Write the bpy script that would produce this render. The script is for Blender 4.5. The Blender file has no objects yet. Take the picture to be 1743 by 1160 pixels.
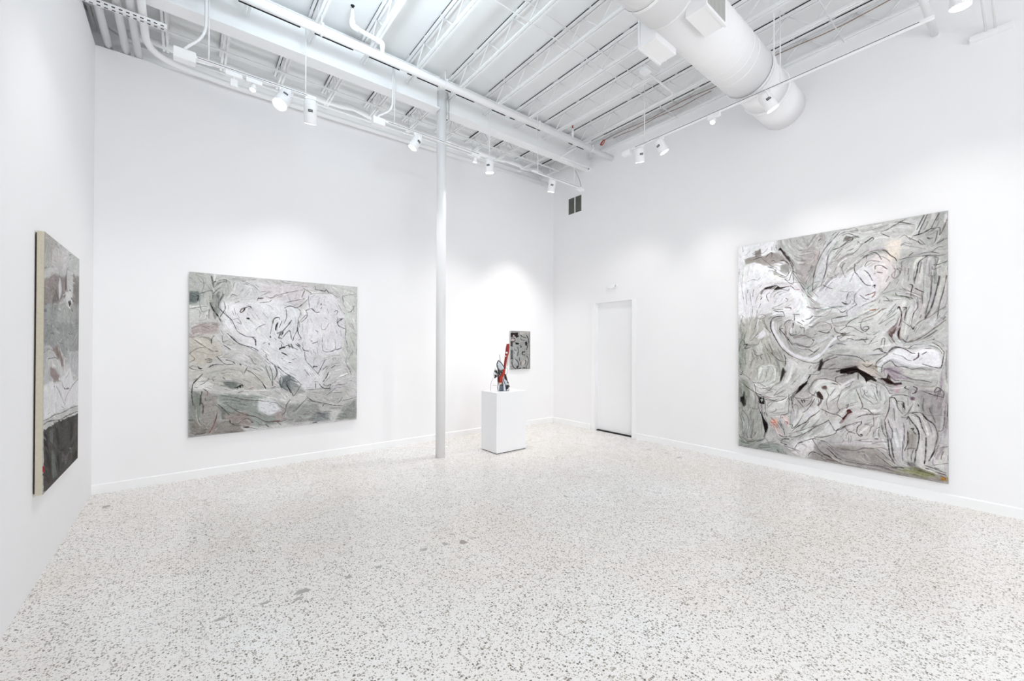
import bpy, bmesh, math, random
import numpy as np
from mathutils import Vector, Matrix
random.seed(7)
C = bpy.context.scene.collection
SC = bpy.context.scene
PI = math.pi

# ------------------------------------------------------------------ camera
f_px, yaw, pitch, roll, cy = 693.46, math.radians(38.725), math.radians(0.2945), math.radians(0.1724), 585.52
cam_d = bpy.data.cameras.new('camera'); cam = bpy.data.objects.new('camera', cam_d); C.objects.link(cam)
cam_d.sensor_width = 36.0; cam_d.lens = f_px * 36.0 / 1743.0
cam_d.shift_y = (cy - 580.0) / 1743.0
cam_d.clip_start = 0.05; cam_d.clip_end = 100
F = Vector((math.sin(yaw) * math.cos(pitch), math.cos(yaw) * math.cos(pitch), math.sin(pitch)))
R0 = Vector((math.cos(yaw), -math.sin(yaw), 0)); U0 = R0.cross(F)
Rv = R0 * math.cos(roll) + U0 * math.sin(roll); Uv = -R0 * math.sin(roll) + U0 * math.cos(roll)
M = Matrix.Identity(4)
for i in range(3):
    M[i][0] = Rv[i]; M[i][1] = Uv[i]; M[i][2] = -F[i]
M.translation = Vector((0, 0, 1.6))
cam.matrix_world = M
SC.camera = cam

# ------------------------------------------------------------------ world, colour management, large lights
w = bpy.data.worlds.new('world'); SC.world = w; w.use_nodes = True
w.node_tree.nodes['Background'].inputs[0].default_value = (0.86, 0.93, 1.0, 1)
w.node_tree.nodes['Background'].inputs[1].default_value = 1.0
SC.view_settings.view_transform = 'Standard'; SC.view_settings.look = 'None'
SC.view_settings.gamma = 1.0; SC.view_settings.use_curve_mapping = False
SC.view_settings.exposure = -0.14
SC.cycles.diffuse_bounces = 10; SC.cycles.max_bounces = 14

def area(name, loc, direction, sx, sy, power, col):
    l = bpy.data.lights.new(name, 'AREA'); l.shape = 'RECTANGLE'; l.size = sx; l.size_y = sy
    l.energy = power; l.color = col
    o = bpy.data.objects.new(name, l); C.objects.link(o); o.location = loc
    o.rotation_euler = Vector(direction).to_track_quat('-Z', 'Y').to_euler()
    return o
def spot(name, loc, target, power, deg, blend=0.6, col=(1, .97, .93), rad=.04):
    l = bpy.data.lights.new(name, 'SPOT'); l.energy = power; l.spot_size = math.radians(deg)
    l.spot_blend = blend; l.color = col; l.shadow_soft_size = rad
    o = bpy.data.objects.new(name, l); C.objects.link(o); o.location = loc
    o.rotation_euler = (Vector(target) - Vector(loc)).to_track_quat('-Z', 'Y').to_euler()
    return o
# soft fill lights added in the unseen rear half to even out the room
area('window_fill', (2.4, -3.9, 1.5), (0, 1, -0.25), 4.8, 2.2, 124, (0.93, 0.97, 1.0))  # fill added inside the unseen window opening
area('overhead_fill', (1.2, -1.4, 3.4), (0.0, 0.45, -1), 3.6, 2.4, 44, (1.0, 0.985, 0.97))  # added downward fill, no fitting is modelled
area('upward_fill', (2.4, -1.6, 3.9), (0.0, 0.15, 1), 5.0, 1.2, 32, (0.97, 0.985, 1.0))  # added upward fill that brightens the roof deck
area('back_bay_fill', (2.7, 6.45, 4.66), (0, -0.5, 1), 6.0, 0.12, 9, (0.95, 1.0, 0.98))  # hidden strip added behind the back wall top to lift the dark bay
area('ceiling_uplight', (1.1, 3.2, 4.45), (0.15, 0.2, 1), 0.35, 0.35, 38, (0.74, 0.90, 1.0))

# ------------------------------------------------------------------ materials
def mat(name, col, rough=0.6, spec=0.3, metal=0.0, noise=0.0, nscale=8.0, bump=0.0, bscale=200.0, emit=None, estr=0.0):
    m = bpy.data.materials.new(name); m.use_nodes = True
    nt = m.node_tree; b = nt.nodes['Principled BSDF']
    b.inputs['Base Color'].default_value = (*col, 1); b.inputs['Roughness'].default_value = rough
    b.inputs['Specular IOR Level'].default_value = spec; b.inputs['Metallic'].default_value = metal
    tc = nt.nodes.new('ShaderNodeTexCoord')
    n = nt.nodes.new('ShaderNodeTexNoise'); n.inputs['Scale'].default_value = nscale; n.inputs['Detail'].default_value = 3
    nt.links.new(tc.outputs['Object'], n.inputs['Vector'])
    mx = nt.nodes.new('ShaderNodeMix'); mx.data_type = 'RGBA'
    k = 1 - noise
    mx.inputs[6].default_value = (col[0] * k, col[1] * k, col[2] * k, 1); mx.inputs[7].default_value = (*col, 1)
    nt.links.new(n.outputs['Fac'], mx.inputs[0]); nt.links.new(mx.outputs[2], b.inputs['Base Color'])
    if bump:
        n2 = nt.nodes.new('ShaderNodeTexNoise'); n2.inputs['Scale'].default_value = bscale
        nt.links.new(tc.outputs['Object'], n2.inputs['Vector'])
        bp = nt.nodes.new('ShaderNodeBump'); bp.inputs['Strength'].default_value = bump; bp.inputs['Distance'].default_value = 0.002
        nt.links.new(n2.outputs['Fac'], bp.inputs['Height']); nt.links.new(bp.outputs[0], b.inputs['Normal'])
    if emit:
        b.inputs['Emission Color'].default_value = (*emit, 1); b.inputs['Emission Strength'].default_value = estr
    return m
WALL = mat('white_wall_paint', (0.895, 0.89, 0.90), 0.75, 0.2, noise=0.02, nscale=3, bump=0.05, bscale=350)
CEILM = mat('white_roof_deck_paint', (0.85, 0.86, 0.86), 0.7, 0.2, noise=0.05, nscale=2.5)
STEEL = mat('white_painted_steel', (0.88, 0.885, 0.89), 0.5, 0.3, noise=0.03, nscale=6)
BASE = mat('white_gloss_trim_paint', (0.91, 0.91, 0.915), 0.3, 0.4, noise=0.01)
DOORM = mat('white_door_paint', (0.89, 0.89, 0.90), 0.45, 0.35, noise=0.01)
PIPE = mat('white_painted_pipe', (0.88, 0.88, 0.885), 0.45, 0.35, noise=0.03, nscale=5)
DUCT = mat('white_painted_duct', (0.90, 0.895, 0.905), 0.5, 0.3, noise=0.02, nscale=4)
LAMPW = mat('white_lamp_enamel', (0.90, 0.90, 0.91), 0.35, 0.4)
BLACK = mat('black_label', (0.02, 0.02, 0.02), 0.5, 0.3)
DARK = mat('gap_shade_and_dark_metal', (0.02, 0.02, 0.022), 0.8, 0.1)  # near-black for dark fittings, also paints the shade in gaps
GREYM = mat('grey_lettering', (0.45, 0.45, 0.45), 0.6, 0.2)
HOLE = mat('slot_shadow_black', (0.03, 0.03, 0.03), 0.9, 0.05)
LENS = mat('lit_lamp_lens', (1, 1, 1), 0.3, 0.2, emit=(1, 0.98, 0.95), estr=14)
GRILL = mat('grey_vent_louver', (0.30, 0.30, 0.27), 0.6, 0.3, noise=0.3, nscale=40)
GRILLB = mat('dark_vent_interior', (0.05, 0.05, 0.045), 0.9, 0.1)
REG = mat('grey_register_blades', (0.62, 0.62, 0.60), 0.6, 0.3)
PED = mat('white_plinth_paint', (0.885, 0.885, 0.90), 0.5, 0.3, noise=0.01)
UNPAINT = mat('unpainted_block_wall', (0.34, 0.35, 0.27), 0.9, 0.1, noise=0.75, nscale=5)
REDW = mat('red_wire_jacket', (0.45, 0.06, 0.04), 0.5, 0.3)
BROWNW = mat('brown_wire_jacket', (0.36, 0.27, 0.22), 0.6, 0.2, noise=0.3, nscale=30)
WIRE = mat('grey_steel_wire', (0.35, 0.36, 0.36), 0.5, 0.4)
CANVAS = mat('raw_canvas_edge', (0.62, 0.57, 0.46), 0.85, 0.1, noise=0.2, nscale=60, bump=0.3, bscale=500)
CANVASW = mat('primed_canvas_edge', (0.62, 0.61, 0.60), 0.85, 0.1, noise=0.25, nscale=12)
STRETCH = mat('dark_stretcher_wood', (0.07, 0.045, 0.045), 0.8, 0.1, noise=0.5, nscale=20)

def floor_material():
    m = bpy.data.materials.new('polished_terrazzo'); m.use_nodes = True
    nt = m.node_tree; b = nt.nodes['Principled BSDF']; N = nt.nodes.new; Lk = nt.links.new
    tc = N('ShaderNodeTexCoord')
    def noise(scale, detail=3, rough=0.5):
        n = N('ShaderNodeTexNoise'); n.inputs['Scale'].default_value = scale; n.inputs['Detail'].default_value = detail
        n.inputs['Roughness'].default_value = rough
        Lk(tc.outputs['Object'], n.inputs['Vector']); return n
    def ramp(src, p0, c0, p1, c1):
        r = N('ShaderNodeValToRGB'); r.color_ramp.elements[0].position = p0; r.color_ramp.elements[0].color = (*c0, 1)
        r.color_ramp.elements[1].position = p1; r.color_ramp.elements[1].color = (*c1, 1); Lk(src, r.inputs[0]); return r
    def mix(fac, a, bb):
        x = N('ShaderNodeMix'); x.data_type = 'RGBA'
        if isinstance(fac, float): x.inputs[0].default_value = fac
        else: Lk(fac, x.inputs[0])
        for s, v in ((6, a), (7, bb)):
            if isinstance(v, tuple): x.inputs[s].default_value = (*v, 1)
            else: Lk(v, x.inputs[s])
        return x.outputs[2]
    def math_(op, a, bb=None):
        x = N('ShaderNodeMath'); x.operation = op
        for s, v in ((0, a), (1, bb)):
            if v is None: continue
            if isinstance(v, (int, float)): x.inputs[s].default_value = v
            else: Lk(v, x.inputs[s])
        return x.outputs[0]
    # warped coordinates so chips are angular and uneven
    nz = noise(60, 2); vm = N('ShaderNodeVectorMath'); vm.operation = 'SCALE'; vm.inputs['Scale'].default_value = 0.012
    Lk(nz.outputs['Color'], vm.inputs[0]); va = N('ShaderNodeVectorMath'); Lk(tc.outputs['Object'], va.inputs[0]); Lk(vm.outputs[0], va.inputs[1])
    def chips(scale, keep, size):
        v = N('ShaderNodeTexVoronoi'); v.inputs['Scale'].default_value = scale; v.voronoi_dimensions = '2D'
        Lk(va.outputs[0], v.inputs['Vector'])
        sx = N('ShaderNodeSeparateColor'); Lk(v.outputs['Color'], sx.inputs[0])
        r = math_('MULTIPLY', sx.outputs[1], size)             # each chip its own radius
        inside = math_('LESS_THAN', v.outputs['Distance'], r)
        on = math_('LESS_THAN', sx.outputs[0], keep)
        return math_('MULTIPLY', inside, on), sx.outputs[2]
    tone = noise(0.55, 4, 0.6)
    base = ramp(tone.outputs['Fac'], 0.35, (0.845, 0.79, 0.735), 0.65, (0.885, 0.88, 0.875))
    fine = noise(240, 2)
    base2 = mix(0.22, base.outputs[0], ramp(fine.outputs['Fac'], 0.35, (0.50, 0.47, 0.43), 0.62, (0.90, 0.89, 0.88)).outputs[0])
    m1, c1 = chips(74, 0.50, 0.50)
    col1 = ramp(c1, 0.0, (0.035, 0.028, 0.02), 0.7, (0.36, 0.32, 0.26))
    m2, c2 = chips(135, 0.42, 0.55)
    col2 = ramp(c2, 0.0, (0.12, 0.10, 0.08), 0.8, (0.55, 0.50, 0.43))
    m3, c3 = chips(38, 0.14, 0.42)
    col = mix(math_('MULTIPLY', m2, 0.8), base2, col2.outputs[0])
    col = mix(math_('MULTIPLY', m1, 0.9), col, col1.outputs[0])
    col = mix(math_('MULTIPLY', m3, 0.4), col, (0.90, 0.895, 0.88))
    Lk(col, b.inputs['Base Color'])
    rr = ramp(noise(1.2, 3).outputs['Fac'], 0.3, (0.20,) * 3, 0.7, (0.34,) * 3)
    Lk(rr.outputs[0], b.inputs['Roughness'])
    b.inputs['Specular IOR Level'].default_value = 0.5
    return m
FLOORM = floor_material()
PATCHM = mat('grey_cement_patch', (0.50, 0.49, 0.45), 0.35, 0.4, noise=0.35, nscale=60)
PATCHB = mat('brown_cement_patch', (0.46, 0.39, 0.35), 0.35, 0.4, noise=0.35, nscale=60)

# ------------------------------------------------------------------ mesh helpers
class MB:
    def __init__(s): s.v = []; s.f = []; s.fm = []; s.sm = []
    def add(s, vs, fs, mi=0, smooth=False):
        o = len(s.v); s.v += [tuple(v) for v in vs]
        for f in fs: s.f.append(tuple(o + i for i in f)); s.fm.append(mi); s.sm.append(smooth)
        return s
    def box(s, x0, x1, y0, y1, z0, z1, mi=0):
        v = [(x, y, z) for x in (x0, x1) for y in (y0, y1) for z in (z0, z1)]
        return s.add(v, [(0, 1, 3, 2), (4, 6, 7, 5), (0, 4, 5, 1), (2, 3, 7, 6), (0, 2, 6, 4), (1, 5, 7, 3)], mi)
    def hexa(s, b, t, mi=0):   # b, t: four corners each
        return s.add(list(b) + list(t), [(3, 2, 1, 0), (4, 5, 6, 7), (0, 1, 5, 4), (1, 2, 6, 5), (2, 3, 7, 6), (3, 0, 4, 7)], mi)
    def bar(s, p, q, wd, ht, mi=0, up=(0, 0, 1)):   # rectangular bar between two points
        p, q = Vector(p), Vector(q); d = (q - p).normalized(); u = Vector(up)
        r = d.cross(u)
        if r.length < 1e-4: r = d.cross(Vector((1, 0, 0)))
        r.normalize(); u = r.cross(d).normalized()
        c = [(-1, -1), (1, -1), (1, 1), (-1, 1)]
        return s.hexa([p + r * (a * wd / 2) + u * (b * ht / 2) for a, b in c], [q + r * (a * wd / 2) + u * (b * ht / 2) for a, b in c], mi)
    def tube(s, pts, r, n=10, mi=0, cap=True):
        pts = [Vector(p) for p in pts]; rs = r if isinstance(r, (list, tuple)) else [r] * len(pts)
        prev = None; o = len(s.v); vs = []
        for i, p in enumerate(pts):
            a = pts[max(i - 1, 0)]; b = pts[min(i + 1, len(pts) - 1)]; t = (b - a).normalized()
            if prev is None:
                u = t.cross(Vector((0, 0, 1)))
                if u.length < 0.01: u = t.cross(Vector((1, 0, 0)))
            else: u = prev - t * prev.dot(t)
            u.normalize(); prev = u; v = t.cross(u)
            vs += [p + (u * math.cos(2 * PI * k / n) + v * math.sin(2 * PI * k / n)) * rs[i] for k in range(n)]
        fs = [(i * n + k, i * n + (k + 1) % n, (i + 1) * n + (k + 1) % n, (i + 1) * n + k) for i in range(len(pts) - 1) for k in range(n)]
        s.add(vs, fs, mi, True)
        if cap:
            s.f.append(tuple(o + k for k in reversed(range(n)))); s.fm.append(mi); s.sm.append(False)
            e = o + (len(pts) - 1) * n; s.f.append(tuple(e + k for k in range(n))); s.fm.append(mi); s.sm.append(False)
        return s
    def build(s, name, m, parent=None, bevel=0, loc=None, seg=2):
        me = bpy.data.meshes.new(name); me.from_pydata(s.v, [], s.f); me.update()
        for mm in (m if isinstance(m, (list, tuple)) else [m]): me.materials.append(mm)
        me.polygons.foreach_set('material_index', s.fm); me.polygons.foreach_set('use_smooth', s.sm)
        bm = bmesh.new(); bm.from_mesh(me); bmesh.ops.recalc_face_normals(bm, faces=bm.faces); bm.to_mesh(me); bm.free()
        o = bpy.data.objects.new(name, me); C.objects.link(o)
        if parent: o.parent = parent
        if loc: o.location = loc
        if bevel:
            b = o.modifiers.new('bevel', 'BEVEL'); b.width = bevel; b.segments = seg; b.limit_method = 'ANGLE'
        return o
def tag(o, label=None, cat=None, group=None, kind=None):
    for k, v in (('label', label), ('category', cat), ('group', group), ('kind', kind)):
        if v: o[k] = v
    return o
def empty(name, loc, label=None, cat=None, group=None):
    o = bpy.data.objects.new(name, None); C.objects.link(o); o.location = loc; o.empty_display_size = 0.1
    return tag(o, label, cat, group)
def struct(name, mb, m, bevel=0): return tag(mb.build(name, m, bevel=bevel), kind='structure')
def arc(pts, r=0.1, n=6):      # round the corners of a polyline
    pts = [Vector(p) for p in pts]; out = [pts[0]]
    for a, b, c in zip(pts, pts[1:], pts[2:]):
        rr = min(r, (b - a).length * 0.49, (c - b).length * 0.49)
        p = b + (a - b).normalized() * rr; q = b + (c - b).normalized() * rr
        for i in range(n + 1):
            t = i / n; out.append(p * (1 - t) ** 2 + b * 2 * t * (1 - t) + q * t * t)
    return out + [pts[-1]]
T = lambda x: 0.015 * (x - 6.08)       # the roof falls slightly to the left

XR, YB, XL = 6.08, 6.19, -0.771        # right wall, back wall, left wall

# ------------------------------------------------------------------ setting
struct('floor', MB().box(-2.6, 6.3, -4.2, 6.75, -0.12, 0), FLOORM)
YR = -4.0
struct('wall_left', MB().hexa([(XL - .14, YR, 0), (XL, YR, 0), (XL, YB + .14, 0), (XL - .14, YB + .14, 0)],
                              [(XL - .14, YR, 4.82), (XL, YR, 4.82), (XL, YB + .14, 4.82), (XL - .14, YB + .14, 4.82)]), WALL)
struct('wall_back', MB().hexa([(XL, YB, 0), (XR, YB, 0), (XR, YB + .14, 0), (XL, YB + .14, 0)],
                              [(XL, YB, 4.815), (XR, YB, 4.93), (XR, YB + .14, 4.93), (XL, YB + .14, 4.815)]), WALL)
D0, D1, DH = 4.232, 5.062, 2.425       # doorway in the right wall
struct('wall_right', MB().box(XR, XR + .22, YR, D0, 0, 5.7).box(XR, XR + .22, D1, 6.72, 0, 5.7).box(XR, XR + .22, D0, D1, DH, 5.7), WALL)
mb = MB().box(-2.6, XR, 6.58, 6.72, 0, 5.62)
struct('wall_far', mb, WALL)
struct('wall_outer', MB().box(-2.6, -2.46, -4.2, 6.58, 0, 5.6), UNPAINT)
# rear wall behind the photographer with a wide shop window
struct('wall_rear', MB().box(-2.46, 0.0, YR - .2, YR, 0, 5.62).box(5.2, XR, YR - .2, YR, 0, 5.62).box(0, 5.2, YR - .2, YR, 0, 0.4).box(0, 5.2, YR - .2, YR, 3.4, 5.62), WALL)
wf = MB()
for x in (0.03, 1.73, 3.47, 5.17): wf.box(x - .03, x + .03, YR - .14, YR - .06, .4, 3.4)
for z in (.43, 3.37): wf.box(0, 5.2, YR - .14, YR - .06, z - .03, z + .03)
struct('window_1', wf, STEEL)
# roof deck, tilted with T
deck = MB().hexa([(-2.6, -4.2, 5.515 + T(-2.6)), (6.3, -4.2, 5.515 + T(6.3)), (6.3, 6.72, 5.515 + T(6.3)), (-2.6, 6.72, 5.515 + T(-2.6))],
                 [(-2.6, -4.2, 5.66 + T(-2.6)), (6.3, -4.2, 5.66 + T(6.3)), (6.3, 6.72, 5.66 + T(6.3)), (-2.6, 6.72, 5.66 + T(-2.6))])
struct('ceiling', deck, CEILM)
# soft bulkhead of raw block above the left partition
# baseboards with a small rounded top
def baseb(name, p, q, nrm):
    p, q, n = Vector(p), Vector(q), Vector(nrm); prof = [(0, 0), (.016, 0), (.016, .094), (.010, .101), (0, .103)]
    mb = MB(); k = len(prof)
    vs = [a + n * d + Vector((0, 0, h)) for a in (p, q) for d, h in prof]
    mb.add(vs, [(i, (i + 1) % k, k + (i + 1) % k, k + i) for i in range(k)] + [tuple(range(k)), tuple(reversed(range(k, 2 * k)))])
    return struct(name, mb, BASE)
baseb('baseboard_back', (XL, YB, 0), (XR, YB, 0), (0, -1, 0))
baseb('baseboard_right', (XR, D1 + .085, 0), (XR, YB - .016, 0), (-1, 0, 0))
baseb('baseboard_right', (XR, YR, 0), (XR, D0 - .085, 0), (-1, 0, 0))
# door in the right wall
door = empty('door_1', (XR + .08, (D0 + D1) / 2, 0)); door['kind'] = 'structure'
def under(o, par): o.parent = par; o.matrix_parent_inverse = Matrix.Translation(-par.location); return o
under(MB().box(XR + .075, XR + .12, D0 + .012, D1 - .012, 0.018, DH - .012).build('door_panel', DOORM, bevel=.002), door)
cs = MB()
cs.box(XR - .014, XR + .0, D1, D1 + .085, 0, DH).box(XR - .014, XR, D0 - .085, D0, 0, DH).box(XR - .014, XR, D0 - .085, D1 + .085, DH, DH + .0)
cs = MB().box(XR - .012, XR, D1, D1 + .08, 0, DH).box(XR - .012, XR, D0 - .08, D0, 0, DH)
under(cs.build('door_casing', BASE, bevel=.003), door)
jm = MB().box(XR, XR + .2, D1 - .012, D1, 0, DH - .012).box(XR, XR + .2, D0, D0 + .012, 0, DH - .012).box(XR, XR + .2, D0, D1, DH - .012, DH)
under(jm.build('door_jamb', DOORM), door)
under(MB().box(XR + .03, XR + .2, D0 + .012, D1 - .012, 0, 0.012).build('door_sill_gap', HOLE), door)
hp = MB().box(XR + .068, XR + .0755, D0 + .014, D0 + .034, 0.93, 1.05).build('door_pull', mat('satin_steel', (.35, .35, .34), .35, .5, .6))
tag(under(hp, door), label='narrow satin steel edge pull')
# unseen black panel added behind door so no light leaks
struct('trim_1', MB().box(XR + .20, XR + .22, D0, D1, 0, DH), DARK)

# floor patches: old repairs in a line across the terrazzo
for i, (x, y, a, b_, br) in enumerate([(.60, 2.92, .055, .032, 0), (.565, 2.85, .028, .018, 0), (.885, 2.9, .032, .018, 0), (1.10, 2.896, .022, .02, 0), (1.47, 2.926, .032, .018, 0),
        (1.645, 2.898, .026, .028, 0), (1.775, 2.84, .030, .040, 1), (1.77, 3.02, .022, .018, 0), (.40, 2.93, .032, .013, 0), (-.60, 5.65, .04, .05, 1), (3.16, 3.02, .022, .025, 0),
        (5.6, 3.6, .03, .03, 0), (5.63, 3.31, .03, .03, 0), (5.55, 3.07, .05, .028, 0), (.17, 2.92, .03, .015, 0), (5.0, 4.55, .02, .03, 0)]):
    n = 14; mb = MB(); vs = []
    for k in range(n):
        t = 2 * PI * k / n; rr = 1 + random.uniform(-.28, .28)
        vs.append((x + a * rr * math.cos(t) * .9, y + b_ * rr * math.sin(t), 0.0008))
    vb = [(vx, vy, -0.004) for vx, vy, _ in vs]
    mb.add(vs + vb, [tuple(range(n))] + [(k, (k + 1) % n, n + (k + 1) % n, n + k) for k in range(n)])
    struct('trim_%d' % (i + 2), mb, PATCHB if br else PATCHM)

# ------------------------------------------------------------------ column and beams
col = empty('steel_column', (2.865, 5.21, 0), 'round white steel column standing between the large wide painting and the plinth', 'column')
def tubeobj(name, pts, r, m, par=None, n=24, **k):
    o = MB().tube(pts, r, n, **k).build(name, m)
    return under(o, par) if par else o
tubeobj('shaft', [(2.865, 5.21, 0), (2.865, 5.21, 5.25)], .068, PIPE, col, 40)
under(MB().box(2.865 - .075, 2.865 + .075, 5.12, 5.30, 5.25, 5.268).build('cap_plate', STEEL), col)
def beam(x0, x1, label):
    y = 5.21; mb = MB(); P = []
    for x in (x0, x1):
        z = T(x)
        P.append([(x, y + a, 5.0 + z + b) for a, b in [(-.09, 0), (.09, 0), (.09, .018), (.007, .024), (.007, .43), (.09, .436), (.09, .452), (-.09, .452), (-.09, .436), (-.007, .43), (-.007, .024), (-.09, .018)]])
    k = 12; mb.add(P[0] + P[1], [(i, (i + 1) % k, k + (i + 1) % k, k + i) for i in range(k)] + [tuple(range(k)), tuple(reversed(range(k, 2 * k)))])
    return tag(mb.build('roof_beam', STEEL), label, 'beam', 'white steel girders along the back')
beam(-2.46, 2.79, 'white steel roof girder running from the left wall to the round column')
beam(2.94, XR, 'white steel roof girder running from the round column to the right wall')
for s, x in ((-1, 2.79), (1, 2.94)):
    pass

# ------------------------------------------------------------------ open web joists
def joist(x, y0, y1, label, group, seam, pitch=.5, bot=None, first=None):
    t = T(x); z0, z1 = 5.225 + t, 5.47 + t
    e = empty('roof_joist', (x, y1, z0), label, 'joist', group)
    b0, b1 = bot
    m1 = MB().box(x - .032, x - .006, y0, y1, z1 + .005, z1 + .030).box(x + .006, x + .032, y0, y1, z1 + .005, z1 + .030)
    under(m1.build('top_chord', STEEL), e)
    m2 = MB().box(x - .030, x - .007, b0, b1, z0 - .005, z0 + .018).box(x + .007, x + .030, b0, b1, z0 - .005, z0 + .018)
    under(m2.build('bottom_chord', STEEL), e)
    pts = [(x, b1, z0 + .008)]; y = b1 - .22; up = True
    pts = [(x, y1 - .02, z1)] if y1 < 5.3 else [(x, b1, z0 + .008)]
    y = (y1 - .33) if y1 < 5.3 else b1 - .2; up = not (y1 < 5.3)
    while y > y0 + .1:
        pts.append((x, y, z1 + .01 if up else z0 + .008)); up = not up; y -= pitch / 2
    mb = MB()
    for a, b in zip(pts, pts[1:]): mb.tube([a, b], .0075, 6)
    under(mb.build('web_rod', STEEL), e)
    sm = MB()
    for a, b in seam: sm.box(x - .0325, x + .01, a, b, z1 + (.030 if y1 < 5.3 else .022), z1 + .0435)  # dark strip put in for the shade of the gap under the deck
    under(sm.build('gap_shade_strip', DARK), tag(e, None)); e.children[-1]['label'] = 'dark strip standing in for the shaded gap above the chord'
    return e
LBL = {-.77: 'white roof joist above the left wall top', -.14: 'white roof joist over the four pipes at left', .49: 'white roof joist second from the four left pipes',
       1.12: 'white roof joist third from the four left pipes', 1.725: 'white roof joist just left of the offset sprinkler pipe',
       2.33: 'white roof joist between the sprinkler elbow and the column', 2.975: 'white roof joist passing right above the round column', 3.615: 'white roof joist first to the right of the column',
       4.24: 'white roof joist second to the right of the column', 4.87: 'white roof joist third to the right of the column', 5.49: 'white roof joist next to the bent conduit', 6.04: 'white roof joist running hard against the right wall'}
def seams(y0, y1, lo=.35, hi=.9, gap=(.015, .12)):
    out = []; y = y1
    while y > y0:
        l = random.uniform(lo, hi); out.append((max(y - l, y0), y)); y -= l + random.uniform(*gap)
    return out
for x, lb in LBL.items():
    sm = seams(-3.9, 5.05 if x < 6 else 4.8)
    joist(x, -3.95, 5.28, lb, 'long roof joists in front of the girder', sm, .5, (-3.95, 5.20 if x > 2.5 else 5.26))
NM = ['by the four left pipes', 'at the bent drop conduit', 'above the unlit track head', 'above the brightest track lamp', 'behind the right end of the first lamp track', 'above the first track feed box', 'just left of the column', 'directly behind the column',
      'right of the column above the small lamp', 'second right of the column', 'third right of the column', 'nearest the right corner']
for x, nm in zip([-.79, -.2, .355, .985, 1.61, 2.24, 2.885, 3.50, 4.14, 4.70, 5.37, 5.98], ['over the left wall'] + NM[:11]):
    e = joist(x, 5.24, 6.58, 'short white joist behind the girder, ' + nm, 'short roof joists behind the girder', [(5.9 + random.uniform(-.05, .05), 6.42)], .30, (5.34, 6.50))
# bridging
def rodobj(name, pts, r, label, cat, m=PIPE, group=None, n=8, rad=0):
    return tag(MB().tube(arc(pts, rad) if rad else pts, r, n).build(name, m), label, cat, group)
rodobj('bridging_rod', [(-.8, 3.38, 5.22 + T(-.8)), (6.08, 3.38, 5.222)], .007, 'thin white bridging rod under the long joists', 'bridging', group='joist bridging')
rodobj('bridging_rod', [(-.8, 3.40, 5.455 + T(-.8)), (6.08, 3.40, 5.455)], .007, 'thin white bridging rod just below the roof deck', 'bridging', group='joist bridging')
rodobj('bridging_rod', [(-.8, 1.30, 5.22 + T(-.8)), (6.08, 1.30, 5.222)], .007, 'thin white bridging rod nearest the viewer, beyond the air duct', 'bridging', group='joist bridging')
tag(MB().bar((-.8, 5.97, 5.205 + T(-.8)), (6.0, 5.93, 5.205), .03, .012).build('bridging_angle', STEEL), 'flat white bridging angle under the short joists behind the girder', 'bridging')
# ledger on the right wall
tag(MB().box(XR - .022, XR, -3.95, 5.10, 5.218, 5.225).box(XR - .006, XR, -3.95, 5.10, 5.225, 5.26).build('wall_ledger', STEEL), 'long white steel angle fixed along the top of the right wall', 'ledger')

# ------------------------------------------------------------------ pipes
zs = lambda x: 5.045 + T(x)
sp = empty('sprinkler_main', (2.6, 4.67, zs(2.6)), 'thick white sprinkler main crossing in front of the girder', 'pipe')
tubeobj('main_pipe', [(-2.46, 4.67, zs(-2.46)), (6.08, 4.67, zs(6.08))], .046, PIPE, sp, 20)
for x in (-.35, 1.12, 2.62, 4.24, 5.49):
    hg = MB(); z = zs(x)
    hg.bar((x, 4.67 - .05, z + .03), (x, 4.67 - .05, z + .05), .02, .02)
    hg.tube([(x, 4.67, z + .04), (x, 4.67, 5.225 + T(x))], .006, 6)
    ring = [(x, 4.67 + .052 * math.cos(a), z + .052 * math.sin(a)) for a in [k * PI / 10 for k in range(21)]]
    for a, b in zip(ring, ring[1:]): hg.bar(a, b, .022, .005)
    under(hg.build('pipe_hanger', STEEL), sp)
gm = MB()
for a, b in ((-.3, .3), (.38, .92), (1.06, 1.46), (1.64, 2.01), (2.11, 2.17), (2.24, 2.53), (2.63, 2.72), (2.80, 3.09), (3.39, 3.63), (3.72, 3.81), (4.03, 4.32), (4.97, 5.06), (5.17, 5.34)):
    gm = MB().bar((a, 4.67 + .034, zs(a) - .0375), (b, 4.67 + .034, zs(b) - .0375), .010, .012)  # dark strips added to draw the black gap line behind the pipe
    o = under(gm.build('dark_gap_strip', DARK), sp); o['label'] = 'dark strip on the pipe standing in for the dark gap behind it'
z = zs(1.8)
sb = sp
tubeobj('branch_pipe', arc([(1.78, 4.66, z + .03), (1.78, 4.66, z + .16), (1.42, 4.62, z + .16), (1.42, 4.60, z + .33)], .05), .024, PIPE, sb, 14)
tubeobj('elbow_fitting', arc([(1.78, 4.66, z + .10), (1.78, 4.66, z + .16), (1.70, 4.65, z + .16)], .05), .031, PIPE, sb, 14)
tubeobj('elbow_fitting', arc([(1.50, 4.63, z + .16), (1.42, 4.62, z + .16), (1.42, 4.61, z + .22)], .05), .031, PIPE, sb, 14)
o = tubeobj('sprinkler_head', [(1.42, 4.60, z + .33), (1.42, 4.60, z + .36), (1.42, 4.60, z + .37)], [.012, .012, .022], DARK, sb, 10); o['label'] = 'dark sprinkler head'
z = zs(5.02)
sb = sp
tubeobj('riser_pipe', [(5.02, 4.66, z + .03), (5.02, 4.66, z + .20)], .018, PIPE, sb, 12)
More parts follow.
